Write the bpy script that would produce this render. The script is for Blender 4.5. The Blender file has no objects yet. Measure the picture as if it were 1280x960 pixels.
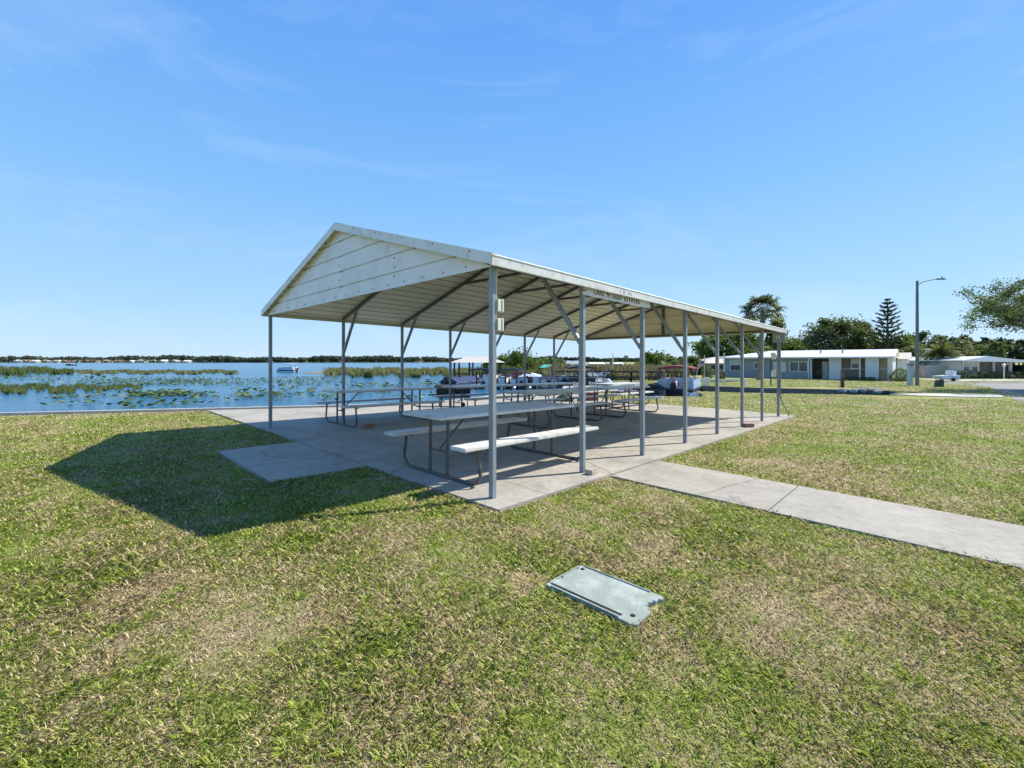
import bpy, bmesh, math, random
import numpy as np
from mathutils import Vector, Matrix, Euler
R = math.radians; PI = math.pi
SC = bpy.context.scene
COL = SC.collection
random.seed(7)

# ------------------------------------------------------------------ place
FX = 551.0; YH = 451.5; H = 1.3515
X0, Y0, TH, GR = -.1923, 4.3562, .7987, -.0138
AX = (math.cos(TH), math.sin(TH)); BX = (-AX[1], AX[0])
WATER = -.9
def uv(X, Y):
    dx, dy = X-X0, Y-Y0
    return dx*AX[0]+dy*AX[1], dx*BX[0]+dy*BX[1]
def S(u, v): return X0+AX[0]*u+BX[0]*v, Y0+AX[1]*u+BX[1]*v
def gz(X, Y): return GR*min(32, max(-4, uv(X, Y)[0]))
def lz(X, Y): return gz(X, Y)-.03          # the lawn lies a little below the slab

# ------------------------------------------------------------------ materials
M = {}
def nt(name):
    m = bpy.data.materials.new(name); m.use_nodes = True
    n = m.node_tree; n.nodes.clear()
    o = n.nodes.new('ShaderNodeOutputMaterial')
    b = n.nodes.new('ShaderNodeBsdfPrincipled')
    n.links.new(b.outputs[0], o.inputs[0])
    return m, n, b, o
def N(n, t, **k):
    x = n.nodes.new(t)
    for a, v in k.items():
        if a.startswith('i_'): x.inputs[a[2:].replace('_', ' ')].default_value = v
        else: setattr(x, a, v)
    return x
def ramp(n, src, stops, interp='LINEAR'):
    r = n.nodes.new('ShaderNodeValToRGB'); r.color_ramp.interpolation = interp
    e = r.color_ramp.elements
    while len(e) < len(stops): e.new(.5)
    for el, (p, c) in zip(e, stops):
        el.position = p; el.color = (*c, 1) if len(c) == 3 else c
    n.links.new(src, r.inputs[0]); return r.outputs[0]
def noise(n, scale, detail=4, rough=.55, coord='Object', dim=None, dist=0):
    tc = n.nodes.new('ShaderNodeTexCoord')
    x = N(n, 'ShaderNodeTexNoise'); x.inputs['Scale'].default_value = scale
    x.inputs['Detail'].default_value = detail; x.inputs['Roughness'].default_value = rough
    x.inputs['Distortion'].default_value = dist
    if dim:
        mp = N(n, 'ShaderNodeMapping'); mp.inputs['Scale'].default_value = dim
        n.links.new(tc.outputs[coord], mp.inputs[0]); n.links.new(mp.outputs[0], x.inputs['Vector'])
    else: n.links.new(tc.outputs[coord], x.inputs['Vector'])
    return x.outputs['Fac']
def mixc(n, f, a, b, mode='MIX'):
    x = n.nodes.new('ShaderNodeMix'); x.data_type = 'RGBA'; x.blend_type = mode
    for s, v in ((0, f), (6, a), (7, b)):
        if isinstance(v, (int, float)): x.inputs[s].default_value = v
        elif isinstance(v, tuple): x.inputs[s].default_value = (*v[:3], 1)
        else: n.links.new(v, x.inputs[s])
    return x.outputs[2]
def math_(n, op, a, b=0.):
    x = n.nodes.new('ShaderNodeMath'); x.operation = op
    for s, v in ((0, a), (1, b)):
        if isinstance(v, (int, float)): x.inputs[s].default_value = v
        else: n.links.new(v, x.inputs[s])
    return x.outputs[0]
def bump(n, b, src, strength, dist=.01):
    x = N(n, 'ShaderNodeBump'); x.inputs['Strength'].default_value = strength
    x.inputs['Distance'].default_value = dist
    n.links.new(src, x.inputs['Height']); n.links.new(x.outputs[0], b.inputs['Normal'])
def mat(name, c, rough=.6, metal=0., var=.18, scale=6., spec=.5, bmp=0., dirt=None, dirt_scale=1.5, dirt_amt=.5, alpha=None):
    m, n, b, o = nt(name)
    f = noise(n, scale, 5)
    lo = tuple(x*(1-var) for x in c); hi = tuple(min(1, x*(1+var)) for x in c)
    col = ramp(n, f, [(.3, lo), (.7, hi)])
    if dirt:
        f2 = noise(n, dirt_scale, 8, .7)
        msk = ramp(n, f2, [(.5, (0, 0, 0)), (.68, (dirt_amt,)*3)])
        col = mixc(n, msk, col, dirt)
    n.links.new(col, b.inputs['Base Color'])
    b.inputs['Roughness'].default_value = rough; b.inputs['Metallic'].default_value = metal
    b.inputs['Specular IOR Level'].default_value = spec
    if bmp: bump(n, b, noise(n, scale*6, 4), bmp)
    M[name] = m; return m
def leafmat(name, dark, light, scale=.6, trans=.35, extra=None):
    m, n, b, o = nt(name)
    at = N(n, 'ShaderNodeAttribute', attribute_name='tint')
    f = noise(n, scale, 3)
    s = math_(n, 'ADD', math_(n, 'MULTIPLY', at.outputs['Fac'], .65), math_(n, 'MULTIPLY', f, .5))
    st = [(.15, dark), (.95, light)]
    if extra: st = [(.15, dark), (.75, light), (.97, extra)]
    col = ramp(n, s, st)
    n.links.new(col, b.inputs['Base Color'])
    b.inputs['Roughness'].default_value = .55; b.inputs['Specular IOR Level'].default_value = .3
    t = N(n, 'ShaderNodeBsdfTranslucent'); mx = N(n, 'ShaderNodeMixShader'); mx.inputs[0].default_value = trans
    n.links.new(mixc(n, .35, col, (.28, .38, .05), 'MIX'), t.inputs[0])
    n.links.new(b.outputs[0], mx.inputs[1]); n.links.new(t.outputs[0], mx.inputs[2]); n.links.new(mx.outputs[0], o.inputs[0])
    M[name] = m; return m

def patch_mask(n):
    """0 = straw / bare, 1 = green; same field for the ground sheet and for the blades"""
    g = N(n, 'ShaderNodeNewGeometry')
    def ns(sc, det, ro, st=None):
        x = N(n, 'ShaderNodeTexNoise'); x.inputs['Scale'].default_value = sc
        x.inputs['Detail'].default_value = det; x.inputs['Roughness'].default_value = ro
        if st:
            mp = N(n, 'ShaderNodeMapping'); mp.inputs['Scale'].default_value = st; mp.inputs['Rotation'].default_value = (0, 0, .5)
            n.links.new(g.outputs['Position'], mp.inputs[0]); n.links.new(mp.outputs[0], x.inputs['Vector'])
        else: n.links.new(g.outputs['Position'], x.inputs['Vector'])
        return x.outputs['Fac']
    a = ns(.62, 3, .5); b_ = ns(3.4, 5, .62, (1, .7, 1)); c = ns(13, 3, .6)
    return math_(n, 'ADD', math_(n, 'ADD', math_(n, 'MULTIPLY', a, .36), math_(n, 'MULTIPLY', b_, .44)), math_(n, 'MULTIPLY', c, .20)), ns

def ground_mat():
    m, n, b, o = nt('lawn_ground'); M['lawn'] = m
    msk, ns = patch_mask(n)
    fine = ns(38, 6, .75); mid = ns(150, 3, .7)
    green = ramp(n, fine, [(.3, (.09, .125, .022)), (.5, (.22, .275, .042)), (.7, (.38, .40, .11))])
    straw = ramp(n, mid, [(.3, (.21, .165, .09)), (.5, (.38, .31, .18)), (.72, (.52, .44, .28))])
    # far away single blades merge, so the sheet itself carries the mean colour of turf
    f = ramp(n, msk, [(.44, (0, 0, 0)), (.54, (1, 1, 1))])
    col = mixc(n, f, straw, green)
    n.links.new(col, b.inputs['Base Color']); b.inputs['Roughness'].default_value = .9
    b.inputs['Specular IOR Level'].default_value = .15
    bump(n, b, fine, .8, .03)
ground_mat()
def blade_mat():
    m, n, b, o = nt('grass_blades'); M['blade'] = m
    msk, ns = patch_mask(n)
    at = N(n, 'ShaderNodeAttribute', attribute_name='tint')
    s = math_(n, 'ADD', msk, math_(n, 'MULTIPLY', math_(n, 'SUBTRACT', at.outputs['Fac'], .5), .21))
    gsel = ramp(n, s, [(.464, (0, 0, 0)), (.506, (1, 1, 1))])
    at2 = N(n, 'ShaderNodeAttribute', attribute_name='tint2')
    green = ramp(n, at2.outputs['Fac'], [(0, (.08, .145, .018)), (.45, (.27, .37, .045)), (.85, (.48, .55, .10)), (1, (.62, .65, .2))])
    straw = ramp(n, at2.outputs['Fac'], [(0, (.22, .155, .08)), (.4, (.53, .425, .235)), (1, (.86, .74, .46))])
    col = mixc(n, gsel, straw, green)
    n.links.new(col, b.inputs['Base Color']); b.inputs['Roughness'].default_value = .5; b.inputs['Specular IOR Level'].default_value = .35
    t = N(n, 'ShaderNodeBsdfTranslucent'); mx = N(n, 'ShaderNodeMixShader'); mx.inputs[0].default_value = .35
    n.links.new(col, t.inputs[0]); n.links.new(b.outputs[0], mx.inputs[1]); n.links.new(t.outputs[0], mx.inputs[2]); n.links.new(mx.outputs[0], o.inputs[0])
blade_mat()

def concrete(name, base, joints=None, stain=(.16, .15, .14)):
    m, n, b, o = nt(name); M[name] = m
    f1 = noise(n, .9, 6, .65); f2 = noise(n, 14, 5, .7); f3 = noise(n, 160, 2, .6)
    col = ramp(n, f1, [(.34, tuple(x*.60 for x in base)), (.52, base), (.7, tuple(min(1, x*1.2) for x in base))])
    col = mixc(n, .45, col, ramp(n, f2, [(.35, tuple(x*.7 for x in base)), (.65, tuple(x*1.15 for x in base))]))
    st = ramp(n, noise(n, 2.3, 9, .75, dist=.6), [(.54, (0, 0, 0)), (.70, (.55,)*3)])
    col = mixc(n, st, col, stain)
    col = mixc(n, ramp(n, f3, [(.36, (.5,)*3), (.42, (0,)*3)]), col, tuple(x*.5 for x in base))
    ck = N(n, 'ShaderNodeTexVoronoi'); ck.feature = 'DISTANCE_TO_EDGE'; ck.inputs['Scale'].default_value = .42
    tcc = N(n, 'ShaderNodeTexCoord'); wv = N(n, 'ShaderNodeTexNoise'); wv.inputs['Scale'].default_value = 3; wv.inputs['Detail'].default_value = 5
    n.links.new(tcc.outputs['Object'], wv.inputs['Vector']); n.links.new(mixc(n, .12, tcc.outputs['Object'], wv.outputs['Color']), ck.inputs['Vector'])
    crm = ramp(n, ck.outputs['Distance'], [(.002, (.55,)*3), (.005, (0, 0, 0))])
    col = mixc(n, crm, col, (.12, .11, .10))
    if joints:
        tc = N(n, 'ShaderNodeTexCoord'); br = N(n, 'ShaderNodeTexBrick')
        br.offset = 0; br.squash = 1
        mp = N(n, 'ShaderNodeMapping'); mp.inputs['Location'].default_value = (joints[2], joints[3], 0)
        n.links.new(tc.outputs['Object'], mp.inputs[0]); n.links.new(mp.outputs[0], br.inputs['Vector'])
        br.inputs['Scale'].default_value = 1; br.inputs['Brick Width'].default_value = joints[0]; br.inputs['Row Height'].default_value = joints[1]
        br.inputs['Mortar Size'].default_value = .007; br.inputs['Mortar Smooth'].default_value = .3
        col = mixc(n, br.outputs['Fac'], col, (.10, .095, .085))
    n.links.new(col, b.inputs['Base Color']); b.inputs['Roughness'].default_value = .85; b.inputs['Specular IOR Level'].default_value = .3
    bump(n, b, f3, .25, .004)
concrete('slab', (.40, .37, .32), (3.05, 3.4, 1.35, .3))
concrete('walk', (.39, .36, .305), (30, 3.44, 10.0, 2.03))
concrete('wallc', (.42, .41, .40))
concrete('pale_walk', (.55, .52, .44))
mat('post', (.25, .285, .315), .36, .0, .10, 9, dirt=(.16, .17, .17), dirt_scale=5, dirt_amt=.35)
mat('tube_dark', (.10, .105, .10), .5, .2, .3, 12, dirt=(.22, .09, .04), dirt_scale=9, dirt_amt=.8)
mat('rib_shade', (.17, .15, .10), .8)  # shade inside the roof ribs, painted as a dark brown
mat('sheet', (.75, .70, .50), .42, 0., .03, 3, dirt=(.55, .48, .33), dirt_scale=1.2, dirt_amt=.2)
mat('sheet_out', (.76, .745, .745), .4, 0., .05, 2.5, dirt=(.46, .44, .38), dirt_scale=3, dirt_amt=.4)
mat('trim', (.70, .69, .67), .38, .1, .06, 3, dirt=(.30, .27, .20), dirt_scale=7, dirt_amt=.5)
mat('screw', (.06, .055, .05), .6)
mat('plank', (.60, .60, .61), .36, 0., .12, 5, dirt=(.30, .29, .28), dirt_scale=4, dirt_amt=.5, bmp=.1)
mat('plank_white', (.66, .64, .61), .5, 0., .08, 5, dirt=(.36, .34, .30), dirt_scale=7, dirt_amt=.8, bmp=.2)
mat('beige', (.74, .71, .60), .5, 0, .06)
mat('signboard', (.72, .73, .76), .5, 0, .08, 6, dirt=(.4, .38, .34), dirt_scale=8, dirt_amt=.5)
mat('ink', (.03, .032, .035), .6)
mat('ink_faded', (.36, .37, .38), .6)
mat('lid', (.29, .335, .29), .85, 0, .12, 9, dirt=(.50, .52, .50), dirt_scale=9, dirt_amt=.6, bmp=.25)
mat('hole', (.012, .012, .012), .9)
mat('brick_red', (.30, .15, .10), .9, 0, .3, 20, bmp=.5)
mat('brick_grey', (.40, .36, .30), .9, 0, .25, 20, bmp=.5)
mat('asphalt', (.23, .225, .22), .9, 0, .15, 3, dirt=(.17, .165, .16), dirt_scale=1, dirt_amt=.5, bmp=.3)
mat('black', (.018, .018, .02), .4, 0, .3, 6)
mat('blackmatte', (.025, .025, .025), .7, 0, .3, 6)
mat('white', (.80, .80, .79), .45, 0, .05, 4)
mat('white_metal', (.80, .81, .82), .35, 0, .04, 2)
mat('bluewall', (.27, .32, .36), .7, 0, .07, 2)
mat('palebluewall', (.62, .67, .71), .7, 0, .06, 2)
mat('tanwall', (.46, .42, .35), .8, 0, .08, 2)
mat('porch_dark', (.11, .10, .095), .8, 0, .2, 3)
mat('screen', (.20, .17, .14), .8, 0, .12, 3)
mat('screen_tan', (.40, .33, .22), .8, 0, .12, 3)
mat('glass', (.06, .09, .11), .08, 0, .3, 2, spec=.9)
mat('glass_pale', (.42, .48, .50), .2, 0, .2, 2, spec=.9)
mat('blind', (.62, .63, .62), .5, 0, .05, 20)
mat('wood', (.17, .13, .10), .85, 0, .3, 8)
mat('wood_dark', (.075, .052, .04), .85, 0, .3, 8)
mat('wood_pole', (.20, .195, .185), .85, 0, .2, 5)
mat('lamp_grey', (.28, .30, .31), .4, .5, .1)
mat('red', (.24, .02, .028), .6, 0, .15, 5)
mat('maroon', (.20, .045, .05), .6, 0, .15, 5)
mat('navy', (.03, .045, .10), .5, 0, .2, 5)
mat('bluepanel', (.40, .55, .70), .35, .1, .1, 3)
mat('palecover', (.55, .62, .72), .6, 0, .12, 4)
mat('alu', (.55, .57, .58), .3, .8, .08, 4)
mat('seat_vinyl', (.62, .50, .46), .6, 0, .1, 4)
mat('teal', (.06, .42, .35), .6, 0, .1, 4)
mat('blue_post', (.38, .52, .60), .6, 0, .15, 4)
mat('greenbox', (.035, .07, .05), .6, 0, .2, 4)
mat('roof_beige', (.55, .50, .43), .7, 0, .1, 4)
mat('roof_rust', (.33, .18, .12), .8, 0, .15, 4)
mat('roof_grey', (.30, .34, .38), .7, 0, .1, 4)
mat('bark', (.16, .13, .10), .95, 0, .35, 9, bmp=.6)
mat('bark_palm', (.23, .19, .15), .95, 0, .35, 14, bmp=.8)
mat('tire', (.02, .02, .02), .8)
mat('flag_red', (.50, .06, .06), .7); mat('flag_white', (.75, .73, .72), .7); mat('flag_blue', (.05, .07, .20), .7)
mat('bank', (.085, .075, .055), .95, 0, .3, 4, bmp=.5)
mat('mud', (.24, .20, .15), .95, 0, .2, 1)
leafmat('leaf_oak', (.03, .055, .02), (.15, .19, .06))
leafmat('leaf_dark', (.022, .04, .018), (.12, .15, .06), extra=(.20, .21, .11))
leafmat('leaf_bright', (.035, .07, .014), (.17, .24, .045))
leafmat('leaf_olive', (.04, .05, .02), (.19, .19, .085), extra=(.30, .27, .14))
leafmat('leaf_grey', (.035, .055, .028), (.17, .23, .10), extra=(.28, .33, .17))
leafmat('leaf_palm', (.03, .05, .02), (.16, .19, .09), extra=(.34, .34, .20), trans=.2)
leafmat('leaf_brown', (.05, .055, .02), (.20, .20, .07), extra=(.30, .24, .12))
leafmat('leaf_pine', (.012, .03, .018), (.05, .085, .04), trans=.1)
leafmat('reed_green', (.04, .065, .018), (.15, .18, .055), scale=.15, extra=(.34, .29, .15))
leafmat('reed_tan', (.09, .085, .03), (.28, .28, .11), scale=.1, extra=(.42, .28, .15))
leafmat('reed_brown', (.12, .075, .05), (.30, .22, .16), scale=.3, extra=(.30, .33, .10))
leafmat('lily', (.02, .045, .015), (.10, .16, .04), scale=.4, extra=(.30, .33, .12), trans=.1)
leafmat('far_wood', (.04, .06, .045), (.11, .135, .085), scale=.02, trans=.1)
def water():
    m, n, b, o = nt('lake_water'); M['water'] = m
    b.inputs['Base Color'].default_value = (.02, .125, .235, 1)
    b.inputs['Roughness'].default_value = .16; b.inputs['IOR'].default_value = 1.33; b.inputs['Specular IOR Level'].default_value = .38
    a = noise(n, 1.1, 5, .6, dim=(.6, 1.3, 1)); c = noise(n, 5.5, 4, .65, dim=(.6, 1.2, 1))
    h = math_(n, 'ADD', math_(n, 'MULTIPLY', a, .8), math_(n, 'MULTIPLY', c, .3))
    bump(n, b, h, 1., .22)
water()

# ------------------------------------------------------------------ mesh helper
class MB:
    def __init__(s): s.v = []; s.f = []; s.m = []
    def add(s, vs, fs, mi=0):
        k = len(s.v); s.v += [tuple(p) for p in vs]; s.f += [tuple(k+i for i in f) for f in fs]; s.m += [mi]*len(fs); return s
    def box(s, c, d, rz=0., mi=0, mx=None):
        x, y, z = (q/2 for q in d)
        vs = [Vector((sx*x, sy*y, sz*z)) for sz in (-1, 1) for sx, sy in ((-1, -1), (1, -1), (1, 1), (-1, 1))]
        r = mx if mx is not None else Matrix.Rotation(rz, 3, 'Z')
        vs = [r @ p + Vector(c) for p in vs]
        return s.add(vs, [(3, 2, 1, 0), (4, 5, 6, 7), (0, 1, 5, 4), (1, 2, 6, 5), (2, 3, 7, 6), (3, 0, 4, 7)], mi)
    def span(s, a, b, mi=0):
        return s.box([(p+q)/2 for p, q in zip(a, b)], [abs(q-p) for p, q in zip(a, b)], 0, mi)
    def bar(s, p0, p1, w, h=None, mi=0, up=(0, 0, 1)):
        p0, p1 = Vector(p0), Vector(p1); h = h or w; d = p1-p0
        y = d.normalized(); u = Vector(up)
        if abs(y.dot(u)) > .99: u = Vector((1, 0, 0))
        x = y.cross(u).normalized(); z = x.cross(y)
        return s.box((p0+p1)/2, (w, d.length, h), 0, mi, Matrix((x, y, z)).transposed())
    def tube(s, pts, r, seg=8, mi=0, cap=True):
        pts = [Vector(p) for p in pts]; rs = r if isinstance(r, (list, tuple)) else [r]*len(pts)
        k = len(s.v); px = None
        for i, p in enumerate(pts):
            t = (pts[min(i+1, len(pts)-1)]-pts[max(i-1, 0)]).normalized()
            if px is None:
                px = t.cross(Vector((0, 0, 1)) if abs(t.z) < .9 else Vector((1, 0, 0))).normalized()
            else:
                px = (px-t*px.dot(t)).normalized()
            py = t.cross(px)
            for j in range(seg):
                a = 2*PI*j/seg; s.v.append(tuple(p+(px*math.cos(a)+py*math.sin(a))*rs[i]))
        for i in range(len(pts)-1):
            for j in range(seg):
                a = k+i*seg+j; b = k+i*seg+(j+1) % seg
                s.f.append((a, b, b+seg, a+seg)); s.m.append(mi)
        if cap:
            s.f.append(tuple(k+j for j in range(seg))[::-1]); s.m.append(mi)
            e = k+(len(pts)-1)*seg; s.f.append(tuple(e+j for j in range(seg))); s.m.append(mi)
        return s
    def prism(s, poly, z0, z1, mi=0, ax='z'):
        k = len(poly)
        def P(x, y, z): return {'z': (x, y, z), 'y': (x, z, y), 'x': (z, x, y)}[ax]
        vs = [P(x, y, z0) for x, y in poly]+[P(x, y, z1) for x, y in poly]
        return s.add(vs, [tuple(range(k))[::-1], tuple(range(k, 2*k))]+[(i, (i+1) % k, k+(i+1) % k, k+i) for i in range(k)], mi)
    def ball(s, c, r, seg=10, ring=6, mi=0, jit=0.):
        rr = r if isinstance(r, (tuple, list)) else (r, r, r); k = len(s.v); c = Vector(c)
        for i in range(ring+1):
            ph = PI*i/ring
            for j in range(seg):
                a = 2*PI*j/seg; q = 1+random.uniform(-jit, jit)
                s.v.append((c.x+rr[0]*math.sin(ph)*math.cos(a)*q, c.y+rr[1]*math.sin(ph)*math.sin(a)*q, c.z+rr[2]*math.cos(ph)*q))
        for i in range(ring):
            for j in range(seg):
                a = k+i*seg+j; b = k+i*seg+(j+1) % seg
                s.f.append((a, a+seg, b+seg, b)); s.m.append(mi)
        return s
    def shear(s):
        s.v = [(x, y, z+GR*min(32, max(-4, x))) for x, y, z in s.v]; return s
    def build(s, name, mats, parent=None, bevel=0., smooth=False, loc=None, rz=0.):
        me = bpy.data.meshes.new(name); me.from_pydata(s.v, [], s.f)
        for q in (mats if isinstance(mats, (list, tuple)) else [mats]): me.materials.append(M[q])
        me.polygons.foreach_set('material_index', s.m)
        bm = bmesh.new(); bm.from_mesh(me); bmesh.ops.recalc_face_normals(bm, faces=bm.faces)
        if bevel: bmesh.ops.bevel(bm, geom=bm.edges[:], offset=bevel, segments=2, affect='EDGES', clamp_overlap=True)
        bm.to_mesh(me); bm.free()
        if smooth:
            me.polygons.foreach_set('use_smooth', [True]*len(me.polygons))
            try: me.set_sharp_from_angle(angle=R(40))
            except Exception: pass
        o = bpy.data.objects.new(name, me); COL.objects.link(o)
        if parent: o.parent = parent
        if loc: o.location = loc
        o.rotation_euler[2] = rz
        return o
def tag(o, label=None, cat=None, group=None, kind=None):
    if label: o['label'] = label
    if cat: o['category'] = cat
    if group: o['group'] = group
    if kind: o['kind'] = kind
    return o
def empty(name, loc=(0, 0, 0), rz=0., ry=0.):
    o = bpy.data.objects.new(name, None); COL.objects.link(o); o.location = loc; o.rotation_euler = (0, ry, rz)
    o.empty_display_size = .2; return o
def copy_tree(o, parent=None, kids=None):
    c = o.copy(); COL.objects.link(c); c.parent = parent
    for ch in [x for x in o.children]: copy_tree(ch, c)
    return c
def raw_mesh(name, v, f4, mname, tint=None, tint2=None, parent=None, smooth=False):
    """v (n,3), f4 (m,k) numpy"""
    me = bpy.data.meshes.new(name); k = f4.shape[1]
    me.vertices.add(len(v)); me.vertices.foreach_set('co', v.astype(np.float32).ravel())
    me.loops.add(f4.size); me.loops.foreach_set('vertex_index', f4.astype(np.int32).ravel())
    me.polygons.add(len(f4)); me.polygons.foreach_set('loop_start', np.arange(0, f4.size, k, dtype=np.int32))
    try: me.polygons.foreach_set('loop_total', np.full(len(f4), k, dtype=np.int32))
    except Exception: pass
    for nm, t in (('tint', tint), ('tint2', tint2)):
        if t is not None:
            a = me.attributes.new(nm, 'FLOAT', 'POINT'); a.data.foreach_set('value', t.astype(np.float32))
    me.update(calc_edges=True); me.materials.append(M[mname])
    if smooth: me.polygons.foreach_set('use_smooth', [True]*len(me.polygons))
    o = bpy.data.objects.new(name, me); COL.objects.link(o)
    if parent: o.parent = parent
    return o
def quads(rng, c, size, nrm=None, flat=0., aspect=.55):
    """leaf shaped diamonds round centres c"""
    n = len(c); size = np.broadcast_to(size, (n,))
    a = rng.normal(size=(n, 3)); a[:, 2] *= (1-flat); a /= np.linalg.norm(a, axis=1)[:, None]
    b = rng.normal(size=(n, 3)); b[:, 2] *= (1-flat); b -= a*(a*b).sum(1)[:, None]; b /= np.linalg.norm(b, axis=1)[:, None]
    s = size[:, None]
    v = np.stack([c-a*s*.5, c+b*s*aspect*.5, c+a*s*.5, c-b*s*aspect*.5], 1).reshape(-1, 3)
    return v, np.arange(4*n).reshape(-1, 4)

# ------------------------------------------------------------------ world, sun, camera
w = bpy.data.worlds.new('World'); SC.world = w; w.use_nodes = True
n = w.node_tree; bg = n.nodes['Background']
AZ = math.atan2(.938, .347); EL = R(45.5)
sky = N(n, 'ShaderNodeTexSky', sky_type='NISHITA'); sky.sun_disc = False
sky.sun_elevation = EL; sky.sun_rotation = AZ; sky.altitude = 0; sky.air_density = 1.0; sky.dust_density = .35; sky.ozone_density = 3.
tc = N(n, 'ShaderNodeTexCoord'); mp = N(n, 'ShaderNodeMapping')
mp.inputs['Rotation'].default_value = (R(8), R(-14), R(0)); mp.inputs['Scale'].default_value = (1.1, 3.2, 7.5)
n.links.new(tc.outputs['Generated'], mp.inputs[0])
cn = N(n, 'ShaderNodeTexNoise'); cn.inputs['Scale'].default_value = 1.25; cn.inputs['Detail'].default_value = 7; cn.inputs['Roughness'].default_value = .62; cn.inputs['Distortion'].default_value = .5
n.links.new(mp.outputs[0], cn.inputs['Vector'])
cm = ramp(n, cn.outputs['Fac'], [(.50, (0, 0, 0)), (.88, (.30,)*3)])
sx = N(n, 'ShaderNodeSeparateXYZ'); n.links.new(tc.outputs['Generated'], sx.inputs[0])
K = 1/.115
def kk(*c): return tuple(q*K for q in c)
gr = ramp(n, sx.outputs['Z'], [(0, (.40, .57, .745)), (.10, (.30, .51, .74)), (.34, (.17, .40, .735)), (.60, (.095, .29, .70)), (.95, (.045, .185, .52))])
gr = mixc(n, 1., gr, kk(1, 1, 1), 'MULTIPLY')
skc = mixc(n, .86, sky.outputs[0], gr)
skc = mixc(n, cm, skc, kk(.58, .68, .80))
n.links.new(skc, bg.inputs[0]); bg.inputs[1].default_value = .115
sl = bpy.data.lights.new('sun', 'SUN'); sl.energy = 5.0; sl.angle = R(.53); sl.color = (1, .93, .80)
so = bpy.data.objects.new('sun', sl); COL.objects.link(so)
sv = Vector((math.sin(AZ)*math.cos(EL), math.cos(AZ)*math.cos(EL), math.sin(EL)))
so.rotation_euler = sv.to_track_quat('Z', 'Y').to_euler(); so.location = sv*60
cam = bpy.data.cameras.new('camera'); co = bpy.data.objects.new('camera', cam); COL.objects.link(co)
co.location = (0, 0, H); co.rotation_euler = (R(90), 0, 0)
cam.sensor_fit = 'HORIZONTAL'; cam.sensor_width = 36; cam.lens = FX/1280*36; cam.shift_y = -(480-YH)/1280
cam.clip_start = .05; cam.clip_end = 6000; SC.camera = co
vs = SC.view_settings; vs.view_transform = 'Standard'; vs.look = 'None'; vs.exposure = .50; vs.gamma = 1; vs.use_curve_mapping = False
SC.cycles.use_denoising = True; SC.cycles.max_bounces = 7; SC.cycles.transparent_max_bounces = 8
SC.cycles.sample_clamp_indirect = 6; SC.cycles.use_adaptive_sampling = False

# ------------------------------------------------------------------ ground, water, slab
SHORE = [(-64, -10.0), (-12.48, 10.74), (-8.59, 12.29), (-5.42, 13.58), (-2.5, 15.3), (-1.3, 17.6), (0, 20.6), (2.5, 22.2), (5.0, 22.6), (5.9, 20.2), (8.9, 20.2), (10.4, 24.5), (13.5, 23.4), (17, 22.9), (19.6, 22.6)]
BANK = [(21.6, 23.4), (22.7, 26.6), (16.5, 28.6), (13.4, 30.7), (12.6, 36), (11, 44), (7, 50), (1, 53), (-1, 64), (2, 90), (30, 300), (150, 900), (3500, 3500), (3500, -2500), (-1500, -2500), (-1500, -600)]
def land(poly):
    bm = bmesh.new(); vs = [bm.verts.new((x, y, 0)) for x, y in poly]
    es = [bm.edges.new((vs[i], vs[(i+1) % len(vs)])) for i in range(len(vs))]
    bmesh.ops.triangle_fill(bm, edges=es, use_beauty=True, use_dissolve=False)
    for uu in (-4, 32):
        p = S(uu, 0)
        bmesh.ops.bisect_plane(bm, geom=bm.verts[:]+bm.edges[:]+bm.faces[:], plane_co=(p[0], p[1], 0), plane_no=(AX[0], AX[1], 0))
    for v in bm.verts: v.co.z = lz(v.co.x, v.co.y)
    bmesh.ops.recalc_face_normals(bm, faces=bm.faces)
    if sum(f.normal.z*f.calc_area() for f in bm.faces) < 0: bmesh.ops.reverse_faces(bm, faces=bm.faces[:])
    be = [e for e in bm.edges if e.is_boundary]
    r = bmesh.ops.extrude_edge_only(bm, edges=be)
    for v in r['geom']:
        if isinstance(v, bmesh.types.BMVert): v.co.z = -1.6
    me = bpy.data.meshes.new('ground')
    for f in bm.faces: f.material_index = 0 if abs(f.normal.z) > .5 else 1
    bm.to_mesh(me); bm.free(); me.materials.append(M['lawn']); me.materials.append(M['bank'])
    o = bpy.data.objects.new('ground', me); COL.objects.link(o); return o
tag(land(SHORE+BANK), kind='structure')
b = MB(); b.add([(-4000, -600, WATER), (4000, -600, WATER), (4000, 5200, WATER), (-4000, 5200, WATER)], [(0, 1, 2, 3)])
tag(b.build('lake_water', 'water'), kind='structure')
b = MB(); b.prism([(-4200, 690), (-1500, 640), (-700, 640), (-330, 655), (-120, 760), (60, 900), (400, 1000), (3800, 1500), (3800, 5000), (-4200, 5000)], -1.2, -.5)
tag(b.build('far_shore', 'lawn'), kind='structure')

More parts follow.
